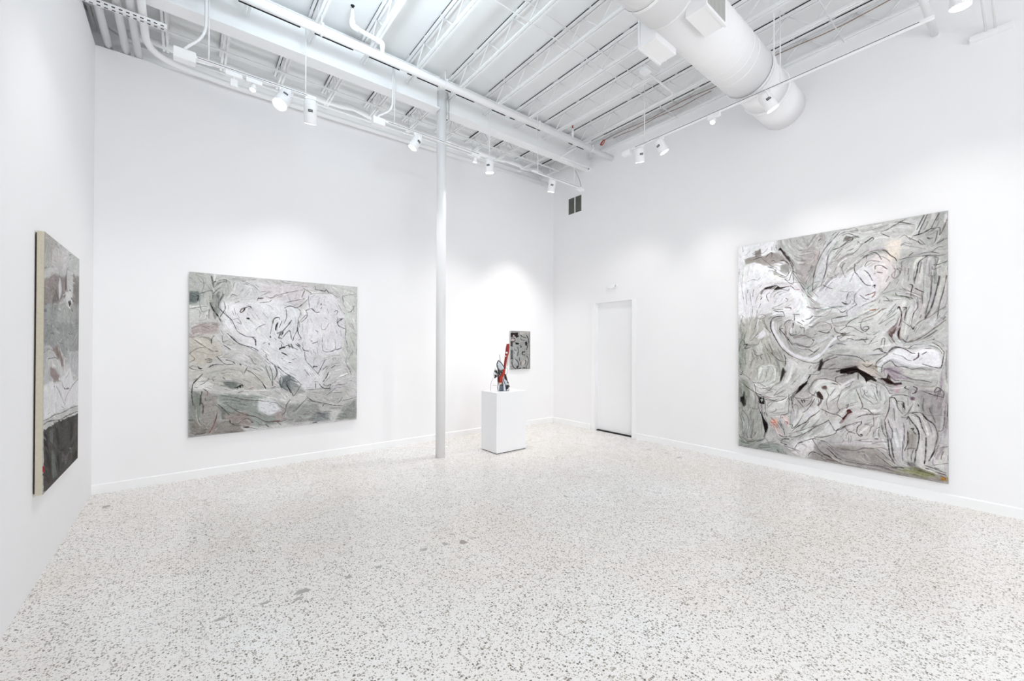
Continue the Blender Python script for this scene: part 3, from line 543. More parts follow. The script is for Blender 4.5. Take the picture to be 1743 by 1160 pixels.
ART_R = '''p22.5 F2F2F5 -27,1068 235,1042 235,950 275,885 334,824 384,740 436,632 420,580 262,638 159,657 42,588 -27,635
p20.0 BDBDBB 248,1012 537,1007 619,999 565,902 494,809 451,735 396,739 334,829 311,908 262,955
p22.5 ABA5A4 365,922 436,945 480,913 436,814 396,765 359,822
p15.0 C6C6C8 515,990 571,1007 523,882 480,779 436,762 445,813 474,914
p30.0 CACAC8 592,1023 747,1020 1014,1016 1013,866 886,861 747,903 592,874
p25.0 B2B2AF 887,1007 1014,1016 1013,738 951,765 920,901
p22.5 E2DAD9 672,840 747,883 795,850 800,779 766,724 722,716 672,768
p22.5 E8DDD2 759,913 830,925 819,847 776,828
p22.5 DFDEE2 480,784 697,837 747,714 746,572 592,613 420,711
p30.0 D0D0CE 747,714 886,704 897,614 818,502 697,478 565,502 565,577
p17.5 E4E2E5 19,766 159,813 311,799 390,686 420,632 343,635 262,680 159,657 123,586 49,647
p12.5 F7F7FA 311,759 365,741 414,659 430,642 396,620 343,689
p22.5 B5B4AD 3,634 123,644 194,585 221,501 278,433 278,337 159,289 19,353
p20.0 949991 3,589 34,574 49,471 42,383 4,353
p15.0 A3A39C 42,515 262,473 288,419 261,336 228,445 123,472
p12.5 CACBC6 87,327 130,401 194,411 245,396 261,336 201,305 159,297
p12.5 CDCDC9 101,507 144,529 155,467 116,460
p12.5 DDDCE0 108,544 166,588 197,562 134,535
p20.0 8F928A 4,338 68,327 87,212 72,124 4,175
p20.0 A7A8A3 87,241 141,216 159,48 4,-1 4,175
p20.0 D2D1CF 278,446 465,450 420,370 327,299 311,203 194,193 105,300 245,322
p20.0 B5B2B0 294,256 450,372 537,451 592,378 450,216 327,151
p17.5 DBDAD9 414,318 465,360 537,363 576,327 564,277 479,245 420,266
p17.5 C2BEBB 464,269 591,254 564,177 479,193
p12.5 CCCBC9 327,124 464,218 479,188 405,120 327,84
p15.0 DEDDDE 327,151 333,206 479,245 435,189 327,130
p15.0 DAD8D9 327,57 479,129 591,205 564,139 464,89 327,17
p22.5 CFD0CE 565,314 671,357 746,337 782,293 721,241 591,254
p25.0 A9A7A4 465,437 565,451 721,419 746,361 645,380 565,352 479,373
p17.5 C4BAB3 619,428 697,442 746,385 697,382
p10.0 EAE8EC 731,426 775,469 818,495 852,480 868,486 919,505 967,494 982,477 979,429 963,420 918,427 886,417 852,416 813,429 790,451 766,432 746,403
p20.0 9E8E98 775,421 813,429 840,400 794,368 775,386
p25.0 B9B8B4 818,415 992,406 996,341 840,354
p22.5 A49E9F 890,341 1000,331 999,181 939,184 896,257
p20.0 CBC7C7 564,227 746,267 770,106 591,81
p17.5 C7C4C6 777,293 818,273 851,162 840,48 805,30 777,153
p17.5 D4D0D0 858,242 907,232 924,161 920,39 885,28 889,156
p17.5 C9C5C5 918,248 960,187 954,132 924,72 914,148
p20.0 8C857F 854,185 881,166 874,109 851,111
p25.0 9C9693 420,57 564,82 721,87 817,32 999,31 999,1 745,-3 420,-9
p20.0 D4D0CE 933,107 999,127 999,52 939,64
p20.0 D9D5D6 311,28 435,98 450,48 374,3 311,9
p20.0 9A9F9B 4,34 261,40 311,-7 0,-2
p10.0 E8B8A8 197,148 234,163 248,132 221,112
p7.5 EBBBB0 211,133 234,130 234,108 208,111
p10.0 F0D8D4 261,177 301,170 301,135 265,145
p10.0 A6A05F 479,-9 564,-13 564,-23 479,-17
p15.0 8A8C66 782,15 885,37 939,31 970,15 885,6
p7.5 B0742A 974,22 997,22 997,7 970,6
p10.0 2E221F 842,57 871,55 876,40 858,37
p2.5 160F0C 565,404 604,413 635,420 652,408 681,396 711,378 728,364 723,360 703,366 686,359 683,351 676,369 655,387 646,398 619,389 583,386 565,385
p2.5 22120F 743,375 767,375 775,397 776,372 797,357 827,360 830,355 788,353 764,360
p2.5 3A120E 598,236 610,238 623,227 604,221 582,193 577,200 595,219
p5.0 30272A 793,354 827,363 828,356 799,349
p5.0 5A4250 870,311 880,306 877,296 869,297
p2.5 241A18 831,285 841,271 833,268
p7.5 C9A9B5 799,352 819,351 819,322 799,321
p2.5 1A1411 400,347 403,335 365,299 340,282 365,317
p2.5 1A1816 134,252 161,254 161,223 134,224
p2.5 C8C8C4 140,244 152,250 156,241 146,231
p2.5 141212 140,189 156,159 182,130 184,114 168,84 156,127
p5.0 22201E 12,247 42,249 50,213 37,199 16,230
p2.5 3A2D2A 447,298 463,305 470,288 477,269 454,278
p5.0 5A4A44 473,326 496,327 499,313 480,315
p5.0 2A2320 271,403 286,385 271,354 253,332 264,372
p5.0 2A2320 470,444 480,433 467,395 454,392
p7.5 2A1512 818,582 826,579 833,546 833,527 820,531 814,551
p15.0 6A5550 778,567 815,593 828,633 825,572 794,533 778,547
p7.5 6A5A4A 861,520 883,524 871,515
p5.0 8A8380 108,963 140,973 145,939 124,929 108,940
p5.0 A39C98 42,929 100,938 172,936 204,948 242,936 279,907 257,898 204,891 164,889 112,914 46,907
p2.5 4A4542 243,950 255,961 283,940 290,924 308,913 312,885 294,905 273,929 259,950
p2.5 1E1A18 243,952 257,962 268,949 279,926 264,946 253,954
p2.5 2A2624 168,784 234,791 257,777 305,779 264,770 234,766 204,775 160,775
p2.5 E9E6E2 204,777 234,788 241,783 215,768
p2.5 141210 138,725 150,742 148,730
p7.5 9A9690 219,855 253,836 241,825 222,836
p5.0 9C9A96 257,879 305,880 312,861 294,838 257,854
k2.3 6A6462 37,932 100,938 140,930 204,885 249,858 290,835 312,849 316,872
k3.3 2A2624 312,885 327,859 330,844 365,828
k2.8 3A3634 188,861 219,858 257,836 290,826 308,843
k2.5 4A4644 279,815 305,806 316,830 327,847
k2.5 3A3634 327,841 327,787 283,811
k2.5 4A4644 327,838 351,808 379,767 393,759
k4.0 1C1A18 184,881 215,871 234,856
k4.5 2A2624 257,902 283,899 305,880
k3.0 3A3634 100,925 128,931 152,932
k3.0 2A2624 172,929 196,945 209,944 207,925
k2.5 2A2624 207,906 219,908 230,897
k2.3 4A4644 63,822 96,828 120,823 140,834
k3.0 1C1A18 257,777 294,777 316,778 337,761
k2.5 8A2030 337,761 362,759
k2.5 3A3634 400,758 431,781 464,787
k4.5 4A403E 564,991 532,962 500,935 477,907 458,874 441,832 434,795 431,751
k3.8 54494A 529,917 510,897 503,869 497,829 480,785 474,765
k3.8 3A3634 529,917 560,922 591,934
k2.8 3A3634 480,771 506,757 532,748
k2.5 4A4442 470,766 448,759 434,751
k2.5 5A5452 431,746 460,717
k2.5 5A5452 404,730 434,707 467,685
k2.5 7A7472 461,819 477,826
k4.0 6A5A5A 461,967 474,973
k3.0 9A8A8A 448,969 458,985 474,985 481,970 464,956
k2.5 7A7472 510,823 541,808 545,796 513,799 506,811
k2.5 5A5452 526,864 560,871
k3.5 2A2624 573,689 590,678
k6.0 8A8280 448,995 428,975 404,945
k2.5 6A6462 312,791 365,792 393,769
k2.3 8A8482 29,858 24,792 37,725
k2.3 8A8482 71,899 58,848
k2.3 6A6462 50,764 54,708
k2.3 6A6462 75,762 84,706
k2.5 3A3634 152,773 124,749 108,708
k3.0 2A2624 196,757 176,745 188,716
k4.0 1C1A18 207,772 234,785
k4.0 1C1A18 219,764 245,778
k3.5 1C1A18 257,769 301,760 305,767
k3.0 3A2A2A 286,725 299,716 290,707
k3.0 4A4442 580,946 586,959 599,964 623,954 617,946 583,945
p2.5 6A6460 582,948 590,961 605,962 617,953 599,946
k3.0 4A4442 565,926 583,934 614,941 626,950
k2.5 5A5452 575,972 602,976 641,959 652,952 635,952
k2.5 6A6462 565,979 596,985 626,978 658,967
k2.5 6A6462 565,996 602,993 629,997 647,983
k5.0 1A1818 676,927 693,935 709,944
k2.5 2A2826 709,944 715,936 696,927
k2.5 4A4846 667,923 641,899 617,885 596,882
k2.5 4A4846 676,927 658,924 647,936 645,920
k2.5 4A4846 596,902 626,909
k3.5 4A4846 599,890 608,889
k3.0 3A3634 746,959 773,966 800,978 846,995
k2.5 4A4644 746,954 781,935
k2.3 6A6462 661,975 699,975 751,980 773,984
k2.3 6A6462 789,960 802,950
k2.8 3A3634 816,986 846,979 879,967
k4.2 3E3836 915,998 900,970 887,947
k3.8 3E3836 927,998 911,968 898,942 894,931
k4.2 2E2826 874,925 907,930 928,938 941,944
k4.0 4E4846 969,994 954,971 941,944
k3.3 3E3836 941,941 957,942 971,940 971,914
k5.0 2E2A28 926,911 936,905 945,908
k4.5 6E6664 996,966 985,939 975,918
k3.0 4E4846 996,899 973,889
k3.3 3A3634 892,904 899,893 911,886
k2.5 7A6A68 825,893 836,898 856,889 879,888
k3.0 4E4846 820,840 846,844 884,845 928,844 959,838 991,840
k3.0 4E4846 896,850 911,856 940,855 968,847
k2.5 5A5452 942,855 966,870 982,868
k4.5 4A3F3E 928,843 896,823 889,794 881,764 879,752
k3.3 3A3634 947,806 968,806 996,814
k2.8 6A6462 944,800 947,789 973,797
k3.5 3A3230 754,883 767,880 784,862 802,849 810,836
k3.0 6A5452 696,886 715,889 746,890 768,885
k3.3 3A3634 668,865 684,874 718,881 737,868 748,848
k2.5 4A4442 684,861 687,871 712,875
k3.3 3A3634 640,845 655,853
k3.5 4A4240 633,845 632,815 643,800 655,783 667,768
k3.0 3A3634 674,815 693,798 709,769
k2.5 4A4442 676,829 687,847 707,850 740,842
k3.5 4A3A38 721,814 723,827 746,826 773,808
k5.5 4A4442 729,801 751,796
k2.5 3A3634 716,793 721,798
k2.8 5A4C46 792,824 800,808 818,800 820,783 802,769 789,783 807,801
k3.0 6A5C5A 810,807 825,805 823,785
k2.5 7A7472 565,850 583,806 592,791
k7.5 9A9690 592,810 614,828 632,826
k3.0 8A7A7A 565,872 602,890 626,882
k3.0 5A4A48 856,850 872,861
k3.0 8C8482 852,999 897,1001
k2.5 8C8482 820,925 841,934 862,913 872,922
k2.5 5C5654 940,783 938,747
k3.0 7C7674 973,761 968,742
k3.0 7C7674 996,763 991,739
k16.2 E4E2E8 215,614 218,577 249,533 294,487 337,463 393,446 434,447 483,476 522,520 551,542
k4.8 1E1A1A 281,641 256,642 226,639 207,627 200,605 203,583 222,549 241,520
k3.5 3E3634 203,583 226,545 256,502 301,466 347,446 400,431 451,428 480,448
k4.2 2A2422 253,582 279,557 305,529 326,505
k2.8 3A3634 253,582 271,585
k3.3 2A2624 218,670 249,663 271,662 281,643
k3.5 3A2E2C 283,681 312,679 316,673
k2.5 3A3634 207,683 234,674 271,674
k3.0 4A3E3A 279,603 294,618 323,619 326,586
k5.5 8A7A74 286,594 286,551 308,538
k3.3 2E2A28 305,563 319,553 344,556
k4.0 3A2E2C 335,644 334,620 325,586
k3.5 2E2A28 326,648 362,646
k3.0 3A3634 365,595 369,585 386,584 386,561
k3.5 3A3634 342,571 344,559
k3.0 3E3836 351,613 376,600
k4.5 3A3230 393,622 417,626 431,637
k3.0 4A4442 386,612 372,621
k3.0 2E2A28 410,590 432,587
k6.0 2E2826 429,530 439,529
k2.8 5E5856 312,550 347,550 393,549 427,534 434,520 410,499 365,508 340,514 319,511
k3.3 3E3836 390,490 414,486 434,476 454,485
k2.8 4E4846 410,458 434,470 451,482 467,496
k2.8 6A5A58 431,590 464,607 500,605 525,585 500,559 464,569
k3.3 2A2624 460,568 500,559 516,565
k4.5 3A2A26 538,581 544,565 569,556 590,558
k2.5 6A5A58 525,619 529,602 551,587 590,592
k2.8 4E4846 525,620 551,626 590,629
k3.0 4A4240 400,679 434,669 483,664
k2.8 6A5E5E 400,730 434,698 467,679
k2.8 4A4240 509,674 551,663 573,645 590,653
k2.5 6A5E5E 525,664 506,639 467,631 427,637
k3.8 2A2624 551,512 575,512 590,508
k4.0 3A3432 529,548 535,541
k3.0 3A3634 563,525 551,542 590,550
k3.0 5A5452 509,471 551,466 590,464
k5.0 4E3E3C 487,433 512,445 551,457
k3.8 2A2624 480,448 470,421 460,401
k4.5 3A2A2A 279,462 286,441 282,407
k3.3 3A3634 203,471 234,446 264,431 305,431
k2.5 5E5856 92,699 88,654 71,606
k3.3 2A2624 120,678 120,662
k2.8 4A4644 120,649 116,617 104,585
k2.5 5A5654 20,657 37,646
k3.5 1E1C1A 35,607 39,600
k2.5 3A3634 144,709 128,684
k2.5 5A5654 124,652 156,654 172,644 140,633 124,639
k2.5 5A5654 160,600 188,577 203,565
k2.5 5A5654 75,527 96,537 112,553 156,584
k3.0 3A3634 104,463 128,454 152,463
k3.0 3A3634 140,451 148,438
k2.8 E6E6E2 112,399 140,412 168,404 203,411 241,403
k2.5 3A3634 12,508 29,534 50,508 75,511
k6.0 3C3E3A 33,508 58,511 42,491 75,495
k2.5 5C5A56 29,653 16,611 12,581
k2.5 5C5A56 58,580 42,554 37,528
k2.5 5C5A56 188,514 207,486 215,458
k2.5 5C5A56 180,470 196,445 203,420
k2.5 6C6A66 58,482 42,449 50,410
k2.5 6C6A66 88,469 96,437 75,410
k3.0 3A3230 655,714 670,702 681,695 693,694
k4.0 6A4434 678,710 695,714 709,717 723,724
k3.5 7A4A34 706,700 718,710 720,720
k4.5 8A5020 698,649 717,649 724,652
k3.3 7A5438 705,685 719,686
k4.5 3A3230 711,745 720,750 718,739
k3.3 3A3634 655,788 670,765 684,753 701,749
k2.8 3A3634 756,684 794,681
k2.5 5A5452 754,702 767,696 781,682
k3.3 3A3634 805,712 810,701 835,697 861,690 871,685
k3.5 3A3634 886,673 890,651 876,631 871,616
k3.0 4A4442 871,616 866,591 861,578
k4.0 2E2826 860,741 871,735 866,715 864,695
k4.5 4A3A3A 881,724 896,715 913,706
k2.8 6A5A5A 846,706 871,700 901,681
k2.5 6A5A5A 836,725 861,713 904,694
k3.0 5A4A4A 906,705 908,662
k5.0 4A4242 970,763 954,696 940,648 916,604
k4.0 4A4242 944,766 938,697 925,644 916,609
k3.5 5A5252 994,761 984,709 970,661 961,605
k2.5 6A6262 913,754 911,694
k2.5 7A7272 940,746 935,692
k5.0 3A2A26 812,649 818,657 825,641 828,633 825,602 818,582
k4.2 3A3230 833,651 841,653 848,650 835,643
k3.5 4A3E3A 848,647 843,627 840,602
k3.0 5A524E 812,637 789,619 740,593
k3.3 6A4A3A 767,654 745,647 729,635 706,625 681,618
k3.3 4A4240 658,592 661,575 678,563 692,575
k3.0 4A3C3A 669,578 678,583 692,581 692,572 678,570 669,575
k2.5 7A6A68 658,592 669,613 695,623
k3.3 3A3634 565,625 595,632
k3.3 3A3634 646,622 616,610 595,593 592,585 565,569
k2.8 4A4644 592,585 619,584 649,567 672,556
k3.0 5A5452 598,632 598,649 625,667 640,677 619,700
k4.0 2A2624 574,689 597,678
k3.3 3A3634 565,648 583,648 598,657
k2.5 5A5452 595,699 604,726 625,730
k2.5 6A6462 565,737 583,732 604,732
k4.0 4A4240 833,530 845,519 871,522 901,535 928,552
k5.0 6A5E5A 928,552 956,574 991,599
k3.8 7A6E6A 871,568 896,595 933,613 961,632 991,648
k3.3 2A2624 866,578 873,568 876,578
k3.0 3A3634 946,527 951,530
k2.5 6A6462 833,599 861,578
k3.3 3A3230 778,552 788,539 794,554 815,572
k2.5 6A6462 762,584 778,599 802,611
k3.3 4A3E3C 595,532 610,534 628,529
k3.0 4A3E3C 565,552 595,554 610,560
k3.0 5A4E4C 565,535 583,547 613,549 634,546
k4.5 3A2E2C 678,529 685,534 682,540
k3.0 4A4442 652,526 666,532 681,518
k2.8 5A5452 692,507 706,526 723,542
k2.8 5A5452 745,507 751,531 761,531 756,494
k2.8 4A4442 788,531 810,507
k3.3 3A3634 775,481 794,497 815,500 845,490
k3.3 3A3634 856,495 876,507 908,512
k2.8 5A4A46 944,517 967,503 984,483
k2.5 4A4442 915,495 940,494
k3.3 3A3634 712,484 728,491 745,493 753,481
k2.5 6A6462 684,553 712,548 740,566
k3.0 3A3634 7,329 58,299 100,279 140,265 188,250 237,243 279,257 323,287 358,301
k2.8 4A4442 84,336 104,314 112,276 128,252 128,207 144,180
k2.8 5A5452 116,270 160,267 203,257 249,267 293,267
k3.0 8A5A50 160,260 196,257
k2.5 5A5452 152,301 188,294 203,288
k2.5 5A5452 160,267 196,294 226,321 256,332
k2.5 6A6462 92,323 132,322 180,303 234,297
k2.5 5A5452 218,265 241,291 271,314
k4.5 3A302E 275,391 273,367 256,338
k3.0 3A3634 304,283 306,234 301,197
k3.0 4A4442 315,271 323,236 330,203
k2.8 4A4442 337,270 365,245 393,218
k2.5 6A6462 330,230 344,237 358,215
k3.8 2A2624 368,257 407,259
k3.5 1E1C1A 372,261 379,246
k3.5 1E1C1A 386,262 389,250
k2.5 3A3634 430,274 417,249 393,230
k2.5 4A4442 340,267 386,265 434,277
k3.5 3A3634 256,169 264,182 279,183 301,194
k4.0 5A1E20 256,166 271,170
k4.5 9A2E28 286,153 295,151 297,142
k3.0 C06050 196,150 211,139 234,148
k3.0 B05A48 203,126 226,131 237,117
k3.0 C07060 196,166 218,156 234,135
k3.3 2A2624 252,153 271,124 279,98
k3.0 3A3634 319,124 323,142 304,143
k3.5 3A3634 379,202 403,219 424,244 441,271
k3.3 3A3634 319,121 351,148 382,196
k4.5 2A2624 467,221 444,202 417,185 400,165 368,147 340,129 323,112
k3.0 4A4442 304,98 365,120 417,141 467,158 509,183
k3.3 3A302E 470,228 493,221 522,212 550,210 578,198
k4.5 4A2420 575,195 590,205
k3.0 3A3634 509,183 528,156 544,141 590,163
k3.3 4A3E3C 420,320 434,344 460,357 499,360 541,352 569,337
k2.8 4A4442 413,316 413,296 441,283 457,276 463,230
k3.0 5A5452 493,316 509,291 499,262 506,228
k4.0 3A302E 525,343 541,341 553,339
k2.5 5A5452 515,263 547,282 563,295 550,255 563,228
k3.0 4A4442 563,295 575,320
k2.8 4A4442 410,375 447,377 467,383 470,392
k5.0 1E1A18 420,376 407,355 400,342
k3.0 2A2624 544,352 544,367 563,376 590,383
k3.0 3A3634 473,404 516,404 563,407
k3.0 5A5452 7,167 29,113 29,64
k2.8 4A4644 29,182 59,155 71,131
k2.5 5C5A56 75,202 104,195 124,197
k2.5 5C5A56 12,293 20,270 37,245
k2.5 6C6A66 96,120 104,73
k2.5 6C6A66 75,163 84,132 79,93
k2.5 4A4644 160,181 168,160 180,142
k3.5 2A2826 164,185 168,169
k3.5 2A2826 176,180 180,167
k2.5 5C5A56 192,184 226,194 234,210
k2.5 6C6A66 180,205 211,233 234,253
k4.5 3C3A38 29,376 20,359 12,362
k3.0 5C5A56 7,375 50,354 79,339
k2.5 7C7A76 120,392 124,360 120,338
k2.5 7C7A76 172,387 180,356
k3.5 2A2624 772,475 750,481 739,491 728,493
k3.3 2A2624 771,471 728,440 725,416
k3.3 3A3634 772,475 788,489 810,497 833,495 850,487 866,477 881,475
k2.5 4A4644 794,473 832,463 848,451 866,447
k3.0 3A3634 748,399 750,423 767,437 786,445 807,425 840,423 868,415 901,420 922,412
k5.0 5A4652 873,449 891,462 893,477
k3.0 3A3634 906,472 923,482
k3.3 3A3230 908,436 927,430 953,424 974,425 981,454 986,483
k3.3 3A3634 565,465 601,463 640,459 666,448 678,437
k3.3 3A3634 666,429 684,418 698,422 711,432
k2.5 4A4644 681,445 695,443 692,437
k4.5 2A2422 637,420 652,406 675,394
k2.5 5A4A4A 711,424 745,418 777,411
k3.0 3A3634 777,413 819,397 866,377 903,374 941,368
k3.0 5A4A4A 777,390 799,370 819,369
k4.5 2A2422 845,347 840,342 855,336
k4.5 3A2230 873,349 887,342 880,326 870,322
k4.0 4A4240 903,335 927,327 951,321 981,315
k3.5 5A5452 981,314 983,333 962,351 951,331 976,342
k3.3 3A3634 780,301 801,311 832,314 855,310
k4.0 2A2624 780,298 799,300 812,278
k3.5 3A3634 780,296 777,252 758,206
k3.0 3A3634 807,283 814,260 832,241
k3.5 4A4442 809,288 835,285 840,245
k3.0 4A4442 873,283 853,248 837,232
k5.0 6A6E5A 827,228 842,227 855,233
k2.5 4A4442 683,227 711,225 761,235
k3.5 3A3432 669,247 689,244 708,228
k3.3 5A4A46 637,324 651,295 666,258 657,241
k2.5 6A5E5C 663,296 692,282 717,265
k2.8 4A4442 689,303 717,289
k3.5 2A2624 647,393 647,365
k3.0 4A403E 589,327 610,336 622,356
k2.5 5A5452 725,353 728,316 734,296
k3.0 4A4442 678,310 689,316
k2.5 6A6462 663,328 675,313 666,296
k2.5 6A6462 745,344 739,306 745,286
k3.3 4A4240 592,252 604,259 595,241
k3.0 4A4240 640,207 669,220 711,230
k3.0 3A3634 858,246 895,252 910,244 927,228
k2.5 5A5452 865,239 895,232 898,215
k3.5 2A2624 855,233 847,220
k4.0 2A2422 890,282 893,275
k2.5 7A7274 900,263 920,245 985,249
k3.5 8A8284 995,488 991,430 995,368
k4.5 2A2624 249,89 264,82 293,84
k4.0 2A2624 264,64 279,72 304,75
k4.0 2A2624 256,53 279,47 293,46
k3.5 3A3634 275,41 304,36 330,33 365,26
k3.3 3A3634 241,147 256,136 264,122 279,112
k3.5 2A2624 279,102 282,90
k3.0 3A3634 337,37 354,61 389,77 434,93 447,91
k4.5 3A302E 354,61 379,70
k3.5 3A3634 430,91 437,78 450,65 463,46 493,31 522,21
k3.3 3A3634 406,12 417,28 434,34 460,29 480,20
k3.5 2E2A28 480,29 506,30 525,19
k3.5 2E2A28 502,61 525,44 550,26 569,23
k3.0 3A3634 437,101 476,105 515,117 544,131 550,146 590,168
k3.0 4A4442 301,87 340,89 400,117 434,139 512,182
k2.8 4A4442 400,52 386,59 372,60
k2.5 6A6462 312,18 337,28 361,14
k3.0 3E3C3A 237,17 249,6
k2.5 6C6A66 7,50 50,36 71,12
k2.5 6C6A66 79,65 96,41 120,51
k2.5 6C6A66 29,79 33,46
k2.5 6C6A66 124,10 196,19
k4.0 7C8884 128,46 172,58 188,28 132,24
k6.0 6C5C58 496,11 550,12
k3.0 5C5654 466,90 499,86 531,65
k4.0 7C7472 550,73 590,65
k4.5 3A3634 761,203 764,177 772,142 776,106 782,70 801,42
k3.5 3A3634 774,212 780,189 790,172 790,139
k5.0 3A3432 786,138 789,97 797,67
k3.0 4A4442 835,206 838,175 836,129 830,93 832,57
k4.5 3A302E 851,177 851,131 838,98
k2.5 4A4442 847,106 860,112 880,113
k3.0 3A3634 873,107 865,83 865,63
k4.2 2E2826 883,108 880,80 877,59
k4.5 2A2624 855,233 865,216 883,196 893,174 893,147 885,106
k5.0 1E1C1A 863,186 873,189 870,182
k4.5 2A2624 873,177 881,168
k3.5 3A3634 868,247 890,237 898,223 905,198 920,168
k5.0 2E2826 920,160 919,121 917,86 913,60
k5.0 3A302E 908,246 920,230 943,217 953,206
k3.0 4A4442 953,206 962,173 955,140 948,110
k4.8 2E2A28 950,115 939,91 930,74
k3.0 5A5452 962,190 978,194 985,224 988,266
k2.5 6A6462 952,121 981,132 999,137
k2.5 6A6462 940,58 966,67 999,77
k3.5 4A4442 914,55 943,50 966,45 990,39
k5.0 5A4444 952,37 990,32
k3.8 3A3634 639,146 645,169 660,184 660,195
k3.5 3A3634 639,144 654,132 667,136
k6.5 3A3634 657,138 664,139
k2.8 4A4442 588,160 604,145 634,140
k3.3 4A3C3A 564,148 595,169 619,177 640,187 660,191
k2.5 5A5452 683,138 697,156 703,175 714,185 711,230
k2.5 5A5452 675,185 689,182 708,184
k3.0 5A5452 711,136 714,158
k4.5 4A4240 718,129 732,130
k2.8 4A4442 725,170 739,179
k3.0 4A4442 747,186 753,160 766,141
k2.5 6A6462 702,106 739,119 772,123
k2.5 6A6462 719,92 750,97 777,90
k2.5 5A5452 725,90 750,76 771,58 793,46
k4.5 6A5E5C 564,64 594,66 636,70 669,85 711,88
k3.0 5A5452 588,18 624,18 654,18 711,19 766,26
k4.5 2A2E26 787,27 809,30 834,31
k4.0 3A3E2A 917,44 929,43
k2.5 5A5452 634,203 660,216 706,229
k2.5 6A6462 604,128 604,98
k4.5 7A7478 674,62 677,43'''
